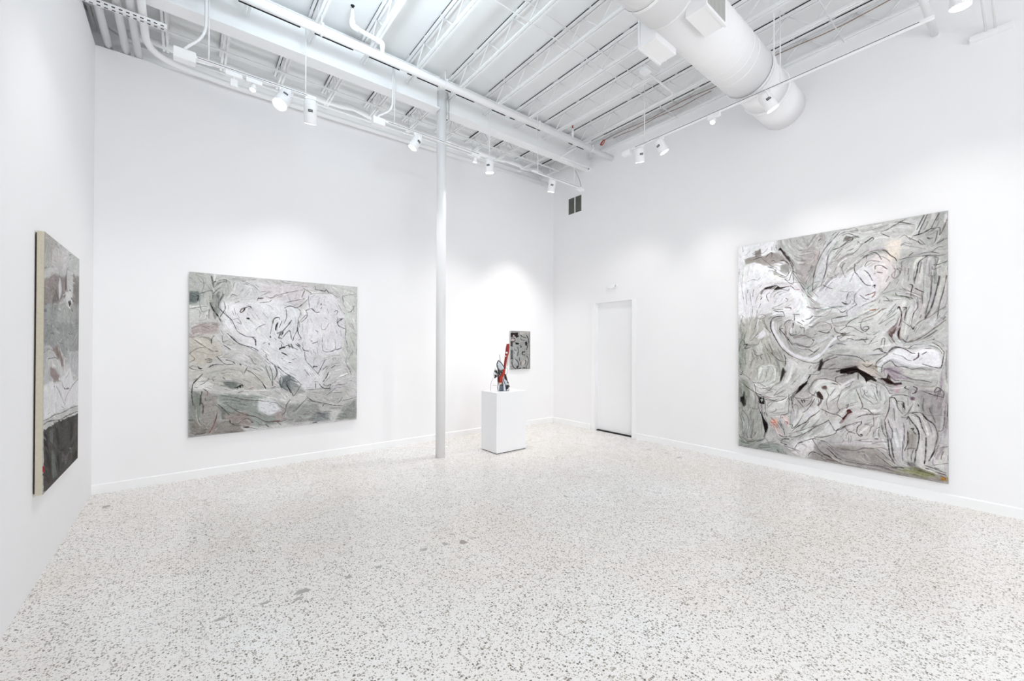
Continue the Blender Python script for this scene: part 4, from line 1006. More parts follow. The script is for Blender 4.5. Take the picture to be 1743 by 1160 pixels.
ART_L = '''p32.0 BDBFBA -4,995 108,997 123,878 51,711 -2,691
p17.8 6F7876 -1,875 50,883 62,855 39,807 0,804
p17.8 CFD0CD 0,797 109,804 86,712 0,691
p24.9 B0A5A2 23,671 66,693 145,689 145,642 81,622 37,621 23,592 1,602
p28.5 C6C0B6 1,585 81,622 146,568 170,494 53,424 2,461
p24.9 B7B9B4 102,956 168,993 214,960 205,885 162,826 124,714 103,840
p17.8 8F918E 108,877 144,862 163,771 127,714 103,804
p32.0 CFCFD0 214,968 358,975 426,942 359,840 230,849
p32.0 D6D1D4 358,956 642,983 719,927 568,814 392,842
p35.6 E6E5E8 153,825 427,864 643,797 740,677 721,509 645,303 499,311 361,511 231,587 169,660
p35.6 E2E2E6 359,820 532,872 606,673 570,510 722,341 645,222 535,269 463,432
p28.5 E3E1E5 642,921 838,937 923,769 882,508 741,466 643,633
p28.5 D0D1CE 859,982 995,985 997,640 923,682 880,854
p24.9 C3C4BF 923,682 997,640 998,329 933,420
p28.5 C7C5BF -1,461 82,423 232,437 395,355 464,293 362,261 202,290 53,335 0,337
p21.4 E0DEDA 39,371 111,332 106,278 39,299
p24.9 8B908A 3,284 54,270 68,154 41,7 1,5
p28.5 A09B97 59,281 142,257 158,72 69,10
p28.5 949A95 142,257 362,222 464,155 572,44 363,17 172,107
p17.8 737873 142,183 178,151 209,96 166,89
p21.4 6F746F 165,328 233,333 277,304 271,285 208,282
p24.9 B3B4B0 362,203 646,139 723,49 500,33
p28.5 E0E1E4 362,203 464,195 500,112 413,89 363,125
p24.9 8F9494 499,351 570,328 615,264 553,236 492,272
p17.8 787E80 510,351 549,349 549,268 499,287
p28.5 A6A7A4 553,288 615,285 645,230 571,218
p28.5 DCDBDE 570,469 801,465 742,257 615,285
p28.5 BCBBB9 645,242 926,224 969,67 802,83 646,139
p32.0 A2A3A0 500,152 723,153 763,23 536,20
p24.9 A59C9A 465,116 518,130 518,50 465,44
p24.9 8E918C 905,116 995,153 996,7 843,10
p24.9 8C9090 684,73 802,83 803,15 685,19
p21.4 9F9490 172,125 297,132 330,33 203,48
p24.9 8F8A85 4,90 234,82 298,-1 4,5
k9.3 6A6C6A 108,984 115,947 121,915
k5.0 2A2624 122,948 130,954
k5.7 2E2C2A 36,854 45,857 40,829
k3.6 5A5856 49,867 75,882 109,895 117,877 113,843
k3.6 8A8886 60,877 82,963
k3.2 5A5856 2,775 46,788 83,794
k3.2 6A6866 53,802 64,761 98,776 95,758
k4.3 6A6866 143,960 167,967 186,969 183,949
k7.1 7A7A78 128,920 140,940 159,952
k7.1 7A7A78 121,877 136,902 155,918
k7.8 7A7A78 144,850 136,869 148,888 140,855
k8.5 6A6C6A 171,876 155,842 144,803
k4.3 4A4846 171,834 180,791 168,762 152,732
k6.8 2A2624 102,819 118,778 141,741 159,704
k4.6 3A3836 148,789 168,764 192,739 216,711 241,649
k4.3 4A4846 241,649 265,630 298,613 345,609
k5.3 3A3634 192,631 225,595 257,566 303,549 328,542 358,522
k6.4 3A3634 328,606 342,592 345,557
k7.1 2A1C1A 258,771 264,786 283,797 276,777 262,766
k5.0 3A3432 285,799 310,809 318,799
k3.9 3A3634 231,828 253,837
k3.6 5A5654 207,870 219,880 239,872
k9.3 1A1614 295,731 308,730
k4.6 2A2624 356,864 387,869
k3.6 5A5654 352,851 360,872
k3.6 5A5654 365,837 417,846 431,857
k3.2 7A7674 391,894 425,917 373,908
k3.2 6A6664 399,880 430,874 475,898
k3.2 6A6664 345,656 361,677 400,698
k3.2 6A6664 224,721 248,727 265,693 240,707
k3.6 9A8A86 14,661 54,681 103,692 145,689
k3.6 7A6A60 28,588 73,551 123,514
k3.6 6A605A 3,505 40,537 77,542
k5.3 3A3A3A 124,615 112,598 111,570
k4.3 4A4240 169,561 193,542 209,528
k4.3 3A3432 130,518 146,520
k3.6 6A625E 165,618 169,580 196,590
k2.8 8A8A88 190,974 263,972 330,944 369,902
k4.3 4A4442 440,695 444,725 462,741 479,744
k6.8 2A2826 472,706 460,675 460,654
k5.7 2A2826 427,618 428,608
k6.4 3A3836 419,570 423,562
k5.0 4A4846 386,569 401,577
k3.2 5A5856 427,633 440,695
k3.6 6A6462 427,870 507,909 626,945
k3.6 4A4442 520,847 558,861 636,883
k6.4 3A3432 628,955 679,925
k3.6 5A5452 635,943 618,889
k5.3 2E2A28 512,811 545,827 588,818 618,839
k3.9 4A4442 618,839 657,882 662,907
k3.9 4A4442 662,883 666,825
k3.9 4A4846 588,818 609,798 610,774 592,731
k5.7 2E2A28 644,800 680,817 707,794 734,795
k3.9 4A4442 644,805 653,762 615,717
k3.6 5A4A46 610,727 636,761 649,771
k5.7 3A3634 704,952 738,950 766,947 779,958 794,937
k3.6 5A5654 794,937 817,934 860,907
k3.6 5A5654 704,954 704,978
k5.3 2E2A28 745,857 743,845
k5.0 2E2A28 762,848 771,847
k5.3 4A3432 741,815 748,830
k3.9 4A4442 834,801 847,812 858,807 851,787 832,778
k7.1 3A3A38 861,750 895,756 866,737 856,722
k4.6 3A3A38 854,746 861,707 886,690 915,681
k4.3 7A7C7A 915,681 915,617 931,541
k3.6 7A7C7A 890,920 924,930 994,946
k4.6 7A7C7A 890,920 899,870
k4.3 6A6C6A 930,806 954,812 979,855
k3.6 6A6664 708,665 726,653
k5.7 4A4240 677,590 686,587
k4.3 3A3634 686,570 722,583
k3.2 8A7A78 748,713 749,674 772,674 799,719
k3.2 6A6866 753,615 758,521 805,511
k4.3 3A3836 805,511 843,526
k4.6 3A3836 843,556 848,526 887,541
k3.9 4A4644 443,702 451,739 479,744 483,731
k7.1 2A2826 472,712 461,684 460,656
k8.5 3A3836 468,638 500,648 493,620
k6.4 3A3836 500,653 534,696 554,729
k5.0 3A3836 496,722 480,675
k4.6 3A3836 501,611 542,658 555,598
k5.7 2E2C2A 597,731 593,664 602,631
k5.0 3A3836 595,669 572,622 563,589
k4.6 3A3836 602,631 615,603 598,594
k11.4 6A6A68 488,639 480,611 497,602
k7.8 4A4846 581,565 606,546
k7.8 4A4846 594,570 613,551
k6.4 6A6866 551,565 564,537
k6.4 6A6866 538,565 543,537
k9.3 1E1C1A 505,546 516,544
k8.5 1E1C1A 483,530 488,537 514,546
k10.7 3A3836 495,509 526,492
k4.6 2E2C2A 493,565 497,541
k3.6 3A3836 510,537 526,556 555,546 594,527
k4.6 3A3836 622,544 635,522 664,517
k3.6 6A6866 762,758 795,744
k4.3 5A5A58 428,619 432,610
k3.6 4A4846 520,807 525,752 508,704
k4.6 4A4644 79,467 100,474 113,466 109,452 85,451
k3.6 5A5654 89,462 104,466 104,457
k7.8 1E1A18 48,421 54,414 63,413
k5.0 3A3432 44,430 48,421
k6.4 3A3432 100,422 116,433 142,437 173,434
k5.7 3E3836 68,381 44,352 26,330 19,312
k5.3 4A4644 19,312 16,257 23,192
k4.3 4A4240 138,485 154,465 182,438 225,437
k3.6 6A605A 19,431 4,423 29,408 70,402
k4.3 6A5C58 71,290 93,270 90,247
k8.5 5A5A56 65,272 58,216 71,188 70,141
k7.1 4E504C 56,254 60,226 55,189
k4.3 9A948E 35,173 31,136 50,74 68,67 57,143 42,176
k4.6 C2BDB4 38,168 42,107 61,63
k4.6 C2BDB4 110,86 87,56 95,45
k4.6 8A3E40 139,106 129,74 114,38 103,16
k3.6 5A524E 144,143 132,88 118,47
k6.4 4A4C4A 148,186 175,155 203,118
k4.3 5A4E4A 195,181 235,144 276,116 305,103 352,88 404,52 483,43
k4.3 5A4A46 252,55 276,76 305,83 327,61
k7.8 3E2E2C 280,30 310,26
k5.7 4A3C3A 207,84 211,65 231,52
k5.0 4A3C3A 322,57 333,56
k5.7 5A5250 404,35 421,15
k4.3 5A5250 163,241 219,228 292,205 360,195 421,182
k9.3 1E1C1A 258,298 263,288
k5.7 2A2624 230,285 246,289 271,302 275,287
k5.0 2A2624 246,279 250,293
k4.3 6A3A3A 251,255 275,260
k4.3 E8E4E2 284,269 334,265 403,259 425,258
k3.6 8A605C 304,275 334,281
k8.5 2E2A28 387,303 405,269
k3.9 5A5654 291,399 320,383 359,342 387,306
k4.3 5A5654 283,380 299,413
k4.3 4A4A4A 403,496 415,460 455,424 481,403
k6.4 7A7E7E 402,421 415,370 433,323
k6.4 7A7E7E 424,420 442,358 442,287
k4.3 4A4644 434,272 460,281
k6.4 8A8886 455,429 469,382 460,342
k4.6 3A3836 258,439 266,429
k3.6 6A6664 320,472 333,442 350,432
k3.6 5A5250 124,334 116,353 131,362
k3.6 6A6260 56,314 78,327 101,354
k7.1 6A6C66 185,465 217,455 233,439
k3.6 7A706A 3,505 29,473 4,455
k3.6 6A6664 162,379 178,381
k5.7 6A6C66 170,355 182,341
k6.4 3A3836 497,506 531,487
k5.7 2A2826 495,469 501,467
k5.0 2A2826 560,461 570,460
k4.3 3A3836 539,440 552,439
k4.6 4A4A4A 469,423 510,375 574,330 617,286
k5.0 5A5E5E 617,286 574,213 561,228 529,291 532,314 574,328
k10.7 5E6668 490,339 486,307 498,269
k8.5 6A7070 511,324 502,279 532,249
k7.1 6A6E6E 453,419 469,372 453,327
k6.4 6A6462 437,319 445,286
k5.0 3A3836 527,291 553,233
k4.6 4A403E 549,186 528,155 522,124 520,105 499,86
k3.6 7A706E 430,178 466,170 486,145 524,123
k3.9 5A5452 575,100 617,148 661,192
k4.3 4A4644 652,198 692,166 765,143 822,125 893,114
k5.7 4A4644 758,121 767,138
k3.6 6A6866 803,102 850,100 908,92
k3.6 5A5452 643,246 710,246 755,249
k4.3 4A4240 701,300 723,297
k4.6 2A2826 734,284 760,253 811,245
k4.3 4A4442 760,278 788,266 811,275 802,251
k7.1 2A2624 693,400 700,409 720,406
k4.6 3A3836 727,357 745,396 773,454
k4.6 3A3836 759,386 787,409
k7.1 5A5250 760,297 783,330 796,365
k4.6 4A4846 815,394 844,413
k4.3 5A5856 927,405 947,374 957,338
k3.6 5A5856 764,462 787,459
k4.3 5A5452 638,388 669,345
k3.6 5A5452 709,290 712,251
k3.6 4A4A4A 637,509 646,452 682,408 736,343
k3.9 5A5654 849,247 802,211 784,198
k3.9 6A6664 821,215 893,210
k3.9 6A6664 893,179 883,155 859,137
k3.9 6A6C68 893,154 938,156 998,172
k7.1 6A5450 431,50 471,48 496,43
k3.6 6A5450 467,48 496,19
k6.4 3A3C44 693,11 720,13
k4.3 5A5856 496,43 537,57
k4.3 6A5C5A 605,64 631,42
k3.6 7A7C78 961,507 941,466 931,431'''
ART_W = '''p16.7 BEBBB5 -26,997 307,1009 313,896 -19,856
p19.0 DAD5D5 172,963 620,988 570,904 176,882
p16.7 D2D4D1 564,994 1014,1005 1020,927 569,912
p14.3 9A918E -17,809 200,855 572,871 604,807 322,735 -12,719
p14.3 8F8A86 774,905 1020,909 1029,771 784,741
p11.9 857D7A 204,774 294,802 345,756 184,729
p9.5 7A6C6C 532,852 571,888 576,798 496,768
p9.5 A6A7A5 -12,726 1029,771 1037,650 -7,629
p7.1 B9BBB8 322,735 578,765 695,712 641,643 327,636
p4.8 E4E2E2 341,814 388,856 442,805 369,753
p4.8 E8E6E6 548,804 718,824 782,776 694,737 579,748
p2.4 1A1614 620,767 692,779 737,760 664,748
p2.4 1A1614 715,791 766,790 751,778
p2.4 2A2624 645,823 689,826 689,817
p2.4 2A2624 739,744 784,741 770,732
p2.4 2A2624 291,647 339,648 327,636
k1.9 3A2624 568,929 572,871 560,837
k2.9 3A302E 650,983 708,990
k2.4 4A4442 725,953 747,948
k1.9 5A5452 623,950 610,933
k3.3 4A4240 249,777 216,749 175,692
k3.3 4A4240 498,736 460,703 436,670
k1.9 3A3634 652,718 652,697
k1.9 5A5452 711,695 729,644
k2.4 5A5250 181,787 203,803 319,773 332,752
k3.8 6A6260 903,881 941,812 879,741
p11.9 A2A4A2 -9,652 1036,681 1044,542 706,531 510,525 331,565 -4,566
p14.3 C3C3C2 -5,590 108,555 68,505 111,476 336,470 413,413 201,418 4,414
p9.5 94847F 171,562 333,516 408,499 515,448 484,505 331,565
p11.9 B5B8B7 533,586 673,595 694,485 539,488
p14.3 C9C9CB 706,544 1028,523 1001,404 711,450
p19.0 F0EEF0 4,414 156,420 413,405 437,427 542,439 710,467 805,395 1053,402 1062,262 606,280 10,285
p7.1 9F8F8C 143,482 243,472 387,437 364,414 245,420 166,452
p4.8 E4E0E0 257,629 330,584 454,593 530,643 454,589 331,577
k2.4 4A4644 90,484 99,512 173,515 286,516 358,504
k1.9 5A5654 7,538 108,552 239,544
k3.3 4A403E 308,554 408,499 515,448
k4.3 6A5C58 380,565 433,514 513,473
k2.4 6A6664 681,468 653,435 543,417
k3.1 3A3634 425,420 518,379 658,365
k3.8 6A6664 532,372 686,368
k2.9 5A5452 681,468 686,375
k3.3 4A403E 1019,399 806,377 630,344 548,320
k3.3 4A403E 304,398 416,357 495,324 564,295
k2.4 6A605E 340,393 468,346
k4.3 1A1616 234,421 250,416
k4.3 1A1616 242,399 258,397
k4.8 5A4A4C 296,331 309,299
k3.8 A8A2A2 309,299 324,260
k4.3 8F8A88 245,413 271,373
k3.8 5E5856 10,280 122,278 276,281 420,274 606,271 751,272 1062,260
k5.7 57524E 11,265 101,268 254,259 422,247 608,246 815,241 1064,234
p2.4 3C3C38 42,247 255,244 422,243 665,237 1065,220 1090,-161 24,9
p4.8 4A4744 15,247 409,229 1012,209 1025,2 28,-2
p9.5 6F7572 204,160 282,108 353,13 236,24 207,98
p7.1 2A2720 361,108 418,67 406,26 335,90
p9.5 35312B 86,154 183,101 148,66 89,105
p7.1 7A807C 685,99 804,72 771,45 719,71
p9.5 6D6468 473,93 656,61 626,31 475,59
p7.1 302C22 804,48 1004,46 1006,5 824,16
p7.1 3E382E 92,55 187,24 128,10 70,32
p9.5 2E2B26 15,237 94,229 120,170 40,180
p9.5 2E2B26 302,221 355,217 413,144 332,144
p9.5 6D7270 152,231 251,222 228,167 180,163
p9.5 2B2823 712,205 812,199 817,131 716,119
p4.8 B01030 0,108 38,107 45,82 1,88'''
ART_S = '''p30.3 ACADAB -50,995 972,1012 978,-27 -44,-3
p30.3 C8C2C0 460,1004 972,1012 974,952 460,924
p15.2 2A1C1E 6,947 385,963 365,873 6,829
p15.2 3A3434 -40,732 119,732 101,585 -30,623
p30.3 C8B8BC 26,810 194,812 177,733 44,732
p15.2 DCD4D4 127,889 194,896 185,841 137,845
p15.2 161414 242,861 423,889 405,853 290,817
p15.2 161414 232,704 442,685 405,645 252,654
p15.2 161616 706,696 786,736 855,686 806,605 756,625
p30.3 B4B6B9 129,682 232,664 347,565 329,326 151,308 121,565
p30.3 5A5A5A -28,506 121,506 121,288 -18,251
p30.3 B8BABD 161,268 292,267 369,117 218,31 123,121
p30.3 C4BCBA 524,184 738,242 758,109 544,104
p30.3 A0A2A0 502,725 736,736 736,503 502,465
k16.7 2A2626 26,781 81,810 214,802 214,742 81,712
k19.7 1E1C1C 500,895 617,850 813,822
k22.7 1E1C1C 813,888 895,798 895,686 835,565 815,514
k12.1 3A3838 540,845 520,774 796,766
k19.7 2A2828 347,585 397,485 329,346
k15.2 3A3838 196,545 234,495 310,505
k18.2 2A2828 482,634 512,574 560,614
k27.3 1E1C1C 599,383 589,445 718,454
k19.7 1E1C1C 599,383 738,372
k21.2 2A2828 254,267 369,196 409,107 331,28
k21.2 2A2828 103,200 85,142 161,61 274,9
k21.2 1E1C1C 256,11 351,88 371,17
k24.2 1E1C1C 409,17 524,35
k19.7 3A3434 524,195 524,104
k19.7 2A2828 738,242 778,180 720,111
k18.2 3A3434 817,352 897,280 877,159 780,59
k24.2 2A2626 621,43 740,29
k24.2 2A2626 780,59 819,-3 938,5
k12.1 4A4646 -50,991 972,997
k12.1 4A4646 956,997 962,-5
k19.7 4A4646 -8,271 121,288 30,172
k19.7 3A3434 -8,95 48,73
k15.2 3A3838 464,226 446,306'''

# ------------------------------------------------------------------ wall fittings
vt = empty('wall_vent', (XR, 5.572, 4.43), 'dark louvred wall vent with two panels high in the right corner', 'vent')
y0, y1, z0, z1 = 5.387, 5.757, 4.255, 4.60; ym = (y0 + y1) / 2
fr = MB().box(XR - .012, XR, y0, y1, z0, z0 + .012).box(XR - .012, XR, y0, y1, z1 - .012, z1).box(XR - .012, XR, y0, y0 + .012, z0 + .012, z1 - .012).box(XR - .012, XR, y1 - .012, y1, z0 + .012, z1 - .012).box(XR - .014, XR, ym - .010, ym + .010, z0 + .012, z1 - .012)
under(fr.build('vent_frame', LAMPW, bevel=.002), vt)
for a, b in ((y0 + .012, ym - .010), (ym + .010, y1 - .012)):
    under(MB().box(XR - .002, XR, a, b, z0 + .012, z1 - .012).build('vent_backing', GRILLB), vt)
    lv = MB(); n = 17
    for k in range(n):
        z = z0 + .018 + k * (z1 - z0 - .036) / (n - 1)
        lv.hexa([(XR - .010, a, z - .006), (XR - .010, b, z - .006), (XR - .009, b, z - .007), (XR - .009, a, z - .007)], [(XR - .004, a, z + .005), (XR - .004, b, z + .005), (XR - .003, b, z + .004), (XR - .003, a, z + .004)])
    under(lv.build('vent_louvers', GRILL), vt)
em = empty('emergency_light', (XR, 4.65, 2.68), 'white half-oval emergency light fixed above the door', 'wall light')
pr = []
for k in range(13):
    t = PI * k / 12; pr.append((.125 * math.cos(t), -.045 * math.sin(t)))
mb = MB(); n = len(pr)
fa = [(XR, 4.65 + a, 2.72 + b * 1.9) for a, b in pr]; fb = [(XR - .055, 4.65 + a * .8, 2.715 + b * 1.4) for a, b in pr]
mb.add(fa + fb, [(k, (k + 1) % n, n + (k + 1) % n, n + k) for k in range(n)] + [tuple(range(n, 2 * n)), tuple(reversed(range(n)))])
under(mb.build('housing', LAMPW, bevel=.004), em)
under(MB().tube([(XR - .03, 4.555, 2.69), (XR - .075, 4.54, 2.685)], [.022, .03], 16).build('lamp_head', LAMPW), em)
under(MB().tube([(XR - .0755, 4.54, 2.685), (XR - .077, 4.54, 2.685)], .022, 16).build('lamp_lens', REG), em)

# ------------------------------------------------------------------ plinth
pl = empty('display_plinth', (3.865, 5.02, 0), 'tall white plinth carrying the small red sculpture', 'plinth')
under(MB().box(3.58, 4.15, 4.82, 5.22, .010, .904).build('body', PED, bevel=.002), pl)
o = under(MB().box(3.588, 4.142, 4.828, 5.212, 0, .010).build('recessed_base', HOLE), pl); o['label'] = 'dark recessed gap at the foot'

# ------------------------------------------------------------------ sculpture on the plinth
RED = mat('glossy_red_glaze', (0.34, 0.006, 0.004), 0.3, 0.5, noise=0.35, nscale=25)
ORANGE = mat('orange_red_glaze', (0.58, 0.035, 0.010), 0.3, 0.5, noise=0.5, nscale=30)
CREAM = mat('cream_glaze', (0.80, 0.62, 0.48), 0.35, 0.4, noise=0.2, nscale=30)
PALE = mat('pale_blue_white_glaze', (0.72, 0.75, 0.80), 0.35, 0.4, noise=0.25, nscale=25)
WHITEG = mat('white_glaze', (0.86, 0.86, 0.87), 0.35, 0.4, noise=0.1, nscale=25)
SLATE = mat('slate_blue_glaze', (0.15, 0.18, 0.24), 0.35, 0.4, noise=0.5, nscale=30)
MAROON = mat('dark_maroon_glaze', (0.07, 0.012, 0.014), 0.3, 0.5, noise=0.5, nscale=25)
NAVY = mat('black_navy_outline', (0.02, 0.025, 0.04), 0.4, 0.4)
def spotted(name, a, b, scale, thr):
    m = bpy.data.materials.new(name); m.use_nodes = True; nt = m.node_tree; bs = nt.nodes['Principled BSDF']
    tc = nt.nodes.new('ShaderNodeTexCoord'); n = nt.nodes.new('ShaderNodeTexNoise'); n.inputs['Scale'].default_value = scale; n.inputs['Detail'].default_value = 1
    r = nt.nodes.new('ShaderNodeValToRGB'); r.color_ramp.interpolation = 'CONSTANT'
    r.color_ramp.elements[0].color = (*a, 1); r.color_ramp.elements[1].position = thr; r.color_ramp.elements[1].color = (*b, 1)
    nt.links.new(tc.outputs['Object'], n.inputs['Vector']); nt.links.new(n.outputs['Fac'], r.inputs[0]); nt.links.new(r.outputs[0], bs.inputs['Base Color'])
    bs.inputs['Roughness'].default_value = .35; return m
PATT = spotted('black_and_white_glaze', (0.03, 0.028, 0.03), (0.74, 0.75, 0.76), 26, 0.52)
SB = Vector((3.846, 5.0, .904))
RR = Vector((math.cos(yaw), -math.sin(yaw), 0)); FF = Vector((math.sin(yaw), math.cos(yaw), 0))
def sp3(cx, cyy, dep=0.0):      # sculpture front-elevation coordinates (read off the photo at 12.9 px per px) -> metres
    u = (cx / 12.89 - 25.0) / 109.5; v = (88.0 - 1.4 - cyy / 12.89) / 109.5
    return SB + RR * u + FF * dep + Vector((0, 0, v))
sc = empty('red_neck_sculpture', SB, 'small red, black and white ceramic sculpture with a tall red neck on the plinth', 'sculpture')
def slab(name, pts, d0, d1, m, bevel=.004, lab=None, bulge=0):
    n = len(pts); mb = MB()
    a = [sp3(x, y, d0) for x, y in pts]; b = [sp3(x, y, d1) for x, y in pts]
    cx = sum(p[0] for p in pts) / n; cyy = sum(p[1] for p in pts) / n
    if bulge:
        ia = [sp3(cx + (x - cx) * .6, cyy + (y - cyy) * .6, d0 - bulge) for x, y in pts]; ib = [sp3(cx + (x - cx) * .6, cyy + (y - cyy) * .6, d1 + bulge) for x, y in pts]
        mb.add(ia + a + b + ib, [tuple(range(n))] + [(r * n + k, r * n + (k + 1) % n, (r + 1) * n + (k + 1) % n, (r + 1) * n + k) for r in range(3) for k in range(n)] + [tuple(reversed(range(3 * n, 4 * n)))])
    else:
        mb.add(a + b, [tuple(range(n)), tuple(reversed(range(n, 2 * n)))] + [(k, (k + 1) % n, n + (k + 1) % n, n + k) for k in range(n)])
    o = under(mb.build(name, m, bevel=bevel), sc)
    if lab: o['label'] = lab
    return o
def wire(name, pts, r, m, lab=None, dep=0, rad=.03):
    o = under(MB().tube(arc([sp3(*p) for p in pts], rad), r, 8).build(name, m), sc)
    if lab: o['label'] = lab
    return o
slab('neck', [(385, 92), (445, 88), (447, 180), (432, 320), (412, 345), (400, 420), (375, 560), (362, 650), (318, 650), (330, 500), (345, 380), (352, 300), (366, 180)], -.018, .018, RED, lab='tall red neck with a wider top', bulge=.006)
slab('neck_backing', [(410, 340), (440, 320), (444, 420), (425, 560), (395, 600), (385, 540)], .022, .034, WHITEG)
slab('body', [(318, 640), (365, 640), (352, 740), (300, 830), (292, 930), (235, 950), (208, 900), (222, 810), (270, 760)], -.060, -.010, ORANGE, lab='orange red body flowing from the neck', bulge=.012)
slab('body_tip', [(205, 930), (295, 925), (270, 975), (225, 985)], -.062, -.02, CREAM, bulge=.006)
slab('vessel', [(198, 990), (335, 985), (330, 1108), (215, 1108)], -.055, .045, SLATE, bulge=.018, lab='slate blue vessel at the base')
slab('front_strip', [(300, 860), (345, 860), (372, 1000), (368, 1108), (325, 1105), (318, 980)], -.085, -.055, PALE, lab='pale blue upright strip')
slab('front_strip', [(196, 1000), (215, 960), (235, 980), (222, 1108), (200, 1108)], -.075, -.045, WHITEG)
slab('shell', [(205, 455), (260, 490), (330, 590), (342, 650), (300, 700), (245, 700), (190, 630), (170, 530)], -.030, .010, PALE, bulge=.022, lab='pale teardrop shell outlined in black')
slab('shell_collar', [(185, 640), (250, 700), (320, 660), (330, 720), (250, 770), (195, 740)], -.045, .015, PATT, bulge=.01)
slab('side_wing', [(135, 600), (160, 660), (185, 690), (190, 800), (125, 850), (95, 790), (90, 740), (115, 690)], -.012, .022, PATT, bulge=.01, lab='black and white side wing')
slab('tail', [(345, 740), (375, 760), (405, 880), (440, 960), (425, 990), (380, 900), (340, 830)], -.02, .012, MAROON, bulge=.006, lab='dark maroon tail')
slab('tail_foot', [(372, 970), (430, 950), (455, 1020), (440, 1108), (378, 1108)], -.04, .02, PATT, bulge=.012)
slab('back_plate', [(190, 700), (330, 690), (370, 860), (372, 990), (200, 1000), (180, 850)], .0, .035, WHITEG, bulge=.006)
slab('side_flap', [(330, 850), (400, 900), (400, 960), (372, 1000)], -.05, -.03, PALE)
slab('dark_fold', [(192, 760), (228, 750), (220, 860), (208, 960), (190, 900)], -.075, -.05, MAROON)
slab('red_band', [(185, 615), (250, 680), (310, 650), (312, 662), (250, 698), (190, 640)], -.075, -.05, MAROON, bevel=.001)
for p in ([(205, 450, -.035), (260, 488, -.04), (335, 600, -.035), (345, 655, -.03)], [(205, 450, -.035), (172, 520, -.04), (176, 590, -.04), (200, 640, -.045)]):
    wire('shell_outline', p, .0055, NAVY, 'black outline')
wire('spike', [(245, 480, 0), (236, 380, 0), (231, 325, 0)], .0045, WIRE)
wire('vessel_outline', [(196, 860, -.08), (205, 960, -.08), (192, 1040, -.08), (205, 1110, -.07)], .005, NAVY)
wire('strip_outline', [(310, 850, -.088), (345, 930, -.088), (372, 1010, -.088), (380, 1105, -.08)], .0045, NAVY)
wire('wire_loop', [(95, 835, 0), (60, 900, -.02), (42, 990, -.04), (44, 1112, -.05)], .003, WIRE)
wire('wire_prong', [(85, 990, -.04), (175, 1000, -.04)], .0025, WIRE, rad=.01)
wire('wire_loop', [(340, 620, .0), (400, 622, .01), (412, 660, .01), (395, 740, .01), (372, 770, 0)], .003, WIRE)
for cx, cyy, r in ((388, 285, .016), (366, 358, .009)):
    under(MB().tube([sp3(cx, cyy, -.030), sp3(cx, cyy, -.022)], r, 16).build('white_dot', WHITEG), sc)
slab('cream_knob', [(415, 320), (440, 325), (442, 352), (415, 355)], -.03, -.0, CREAM)

# ------------------------------------------------------------------ paintings: brushwork laid down stroke by stroke on each canvas
def lin(c): c = np.asarray(c, float); return np.where(c <= .04045, c / 12.92, ((c + .055) / 1.055) ** 2.4)
def field(rng, H, W, s, sx=None):
    sx = sx or s; a = rng.standard_normal((H, W))
    fy = np.fft.fftfreq(H)[:, None]; fx = np.fft.rfftfreq(W)[None]
    a = np.fft.irfft2(np.fft.rfft2(a) * np.exp(-2 * PI * PI * (fy * fy * s * s + fx * fx * sx * sx)), s=(H, W))
    return a / a.std()
def sample(a, yy, xx):
    H, W = a.shape[:2]; yy = np.clip(yy, 0, H - 1.001); xx = np.clip(xx, 0, W - 1.001)
    y0 = yy.astype(int); x0 = xx.astype(int); fy = yy - y0; fx = xx - x0
    if a.ndim == 3: fy = fy[..., None]; fx = fx[..., None]
    return (a[y0, x0] * (1 - fx) + a[y0, x0 + 1] * fx) * (1 - fy) + (a[y0 + 1, x0] * (1 - fx) + a[y0 + 1, x0 + 1] * fx) * fy
def blur1(a, r, ax):
    r = int(r)
    if r < 1: return a
    p = np.concatenate([np.repeat(a.take([0], ax), r + 1, ax), a, np.repeat(a.take([-1], ax), r, ax)], ax)
    c = np.cumsum(p, ax); n = a.shape[ax]
    return (c.take(range(2 * r + 1, 2 * r + 1 + n), ax) - c.take(range(0, n), ax)) / (2 * r + 1)
def smooth_path(P):
    if len(P) < 3: return P
    out = []; Q = [P[0]] + list(P) + [P[-1]]
    for i in range(1, len(Q) - 2):
        a, b, c, d = map(np.array, (Q[i - 1], Q[i], Q[i + 1], Q[i + 2]))
        for t in np.linspace(0, 1, 5, endpoint=False):
            out.append(.5 * (2 * b + (c - a) * t + (2 * a - 5 * b + 4 * c - d) * t * t + (3 * b - a - 3 * c + d) * t ** 3))
    return out + [np.array(P[-1], float)]
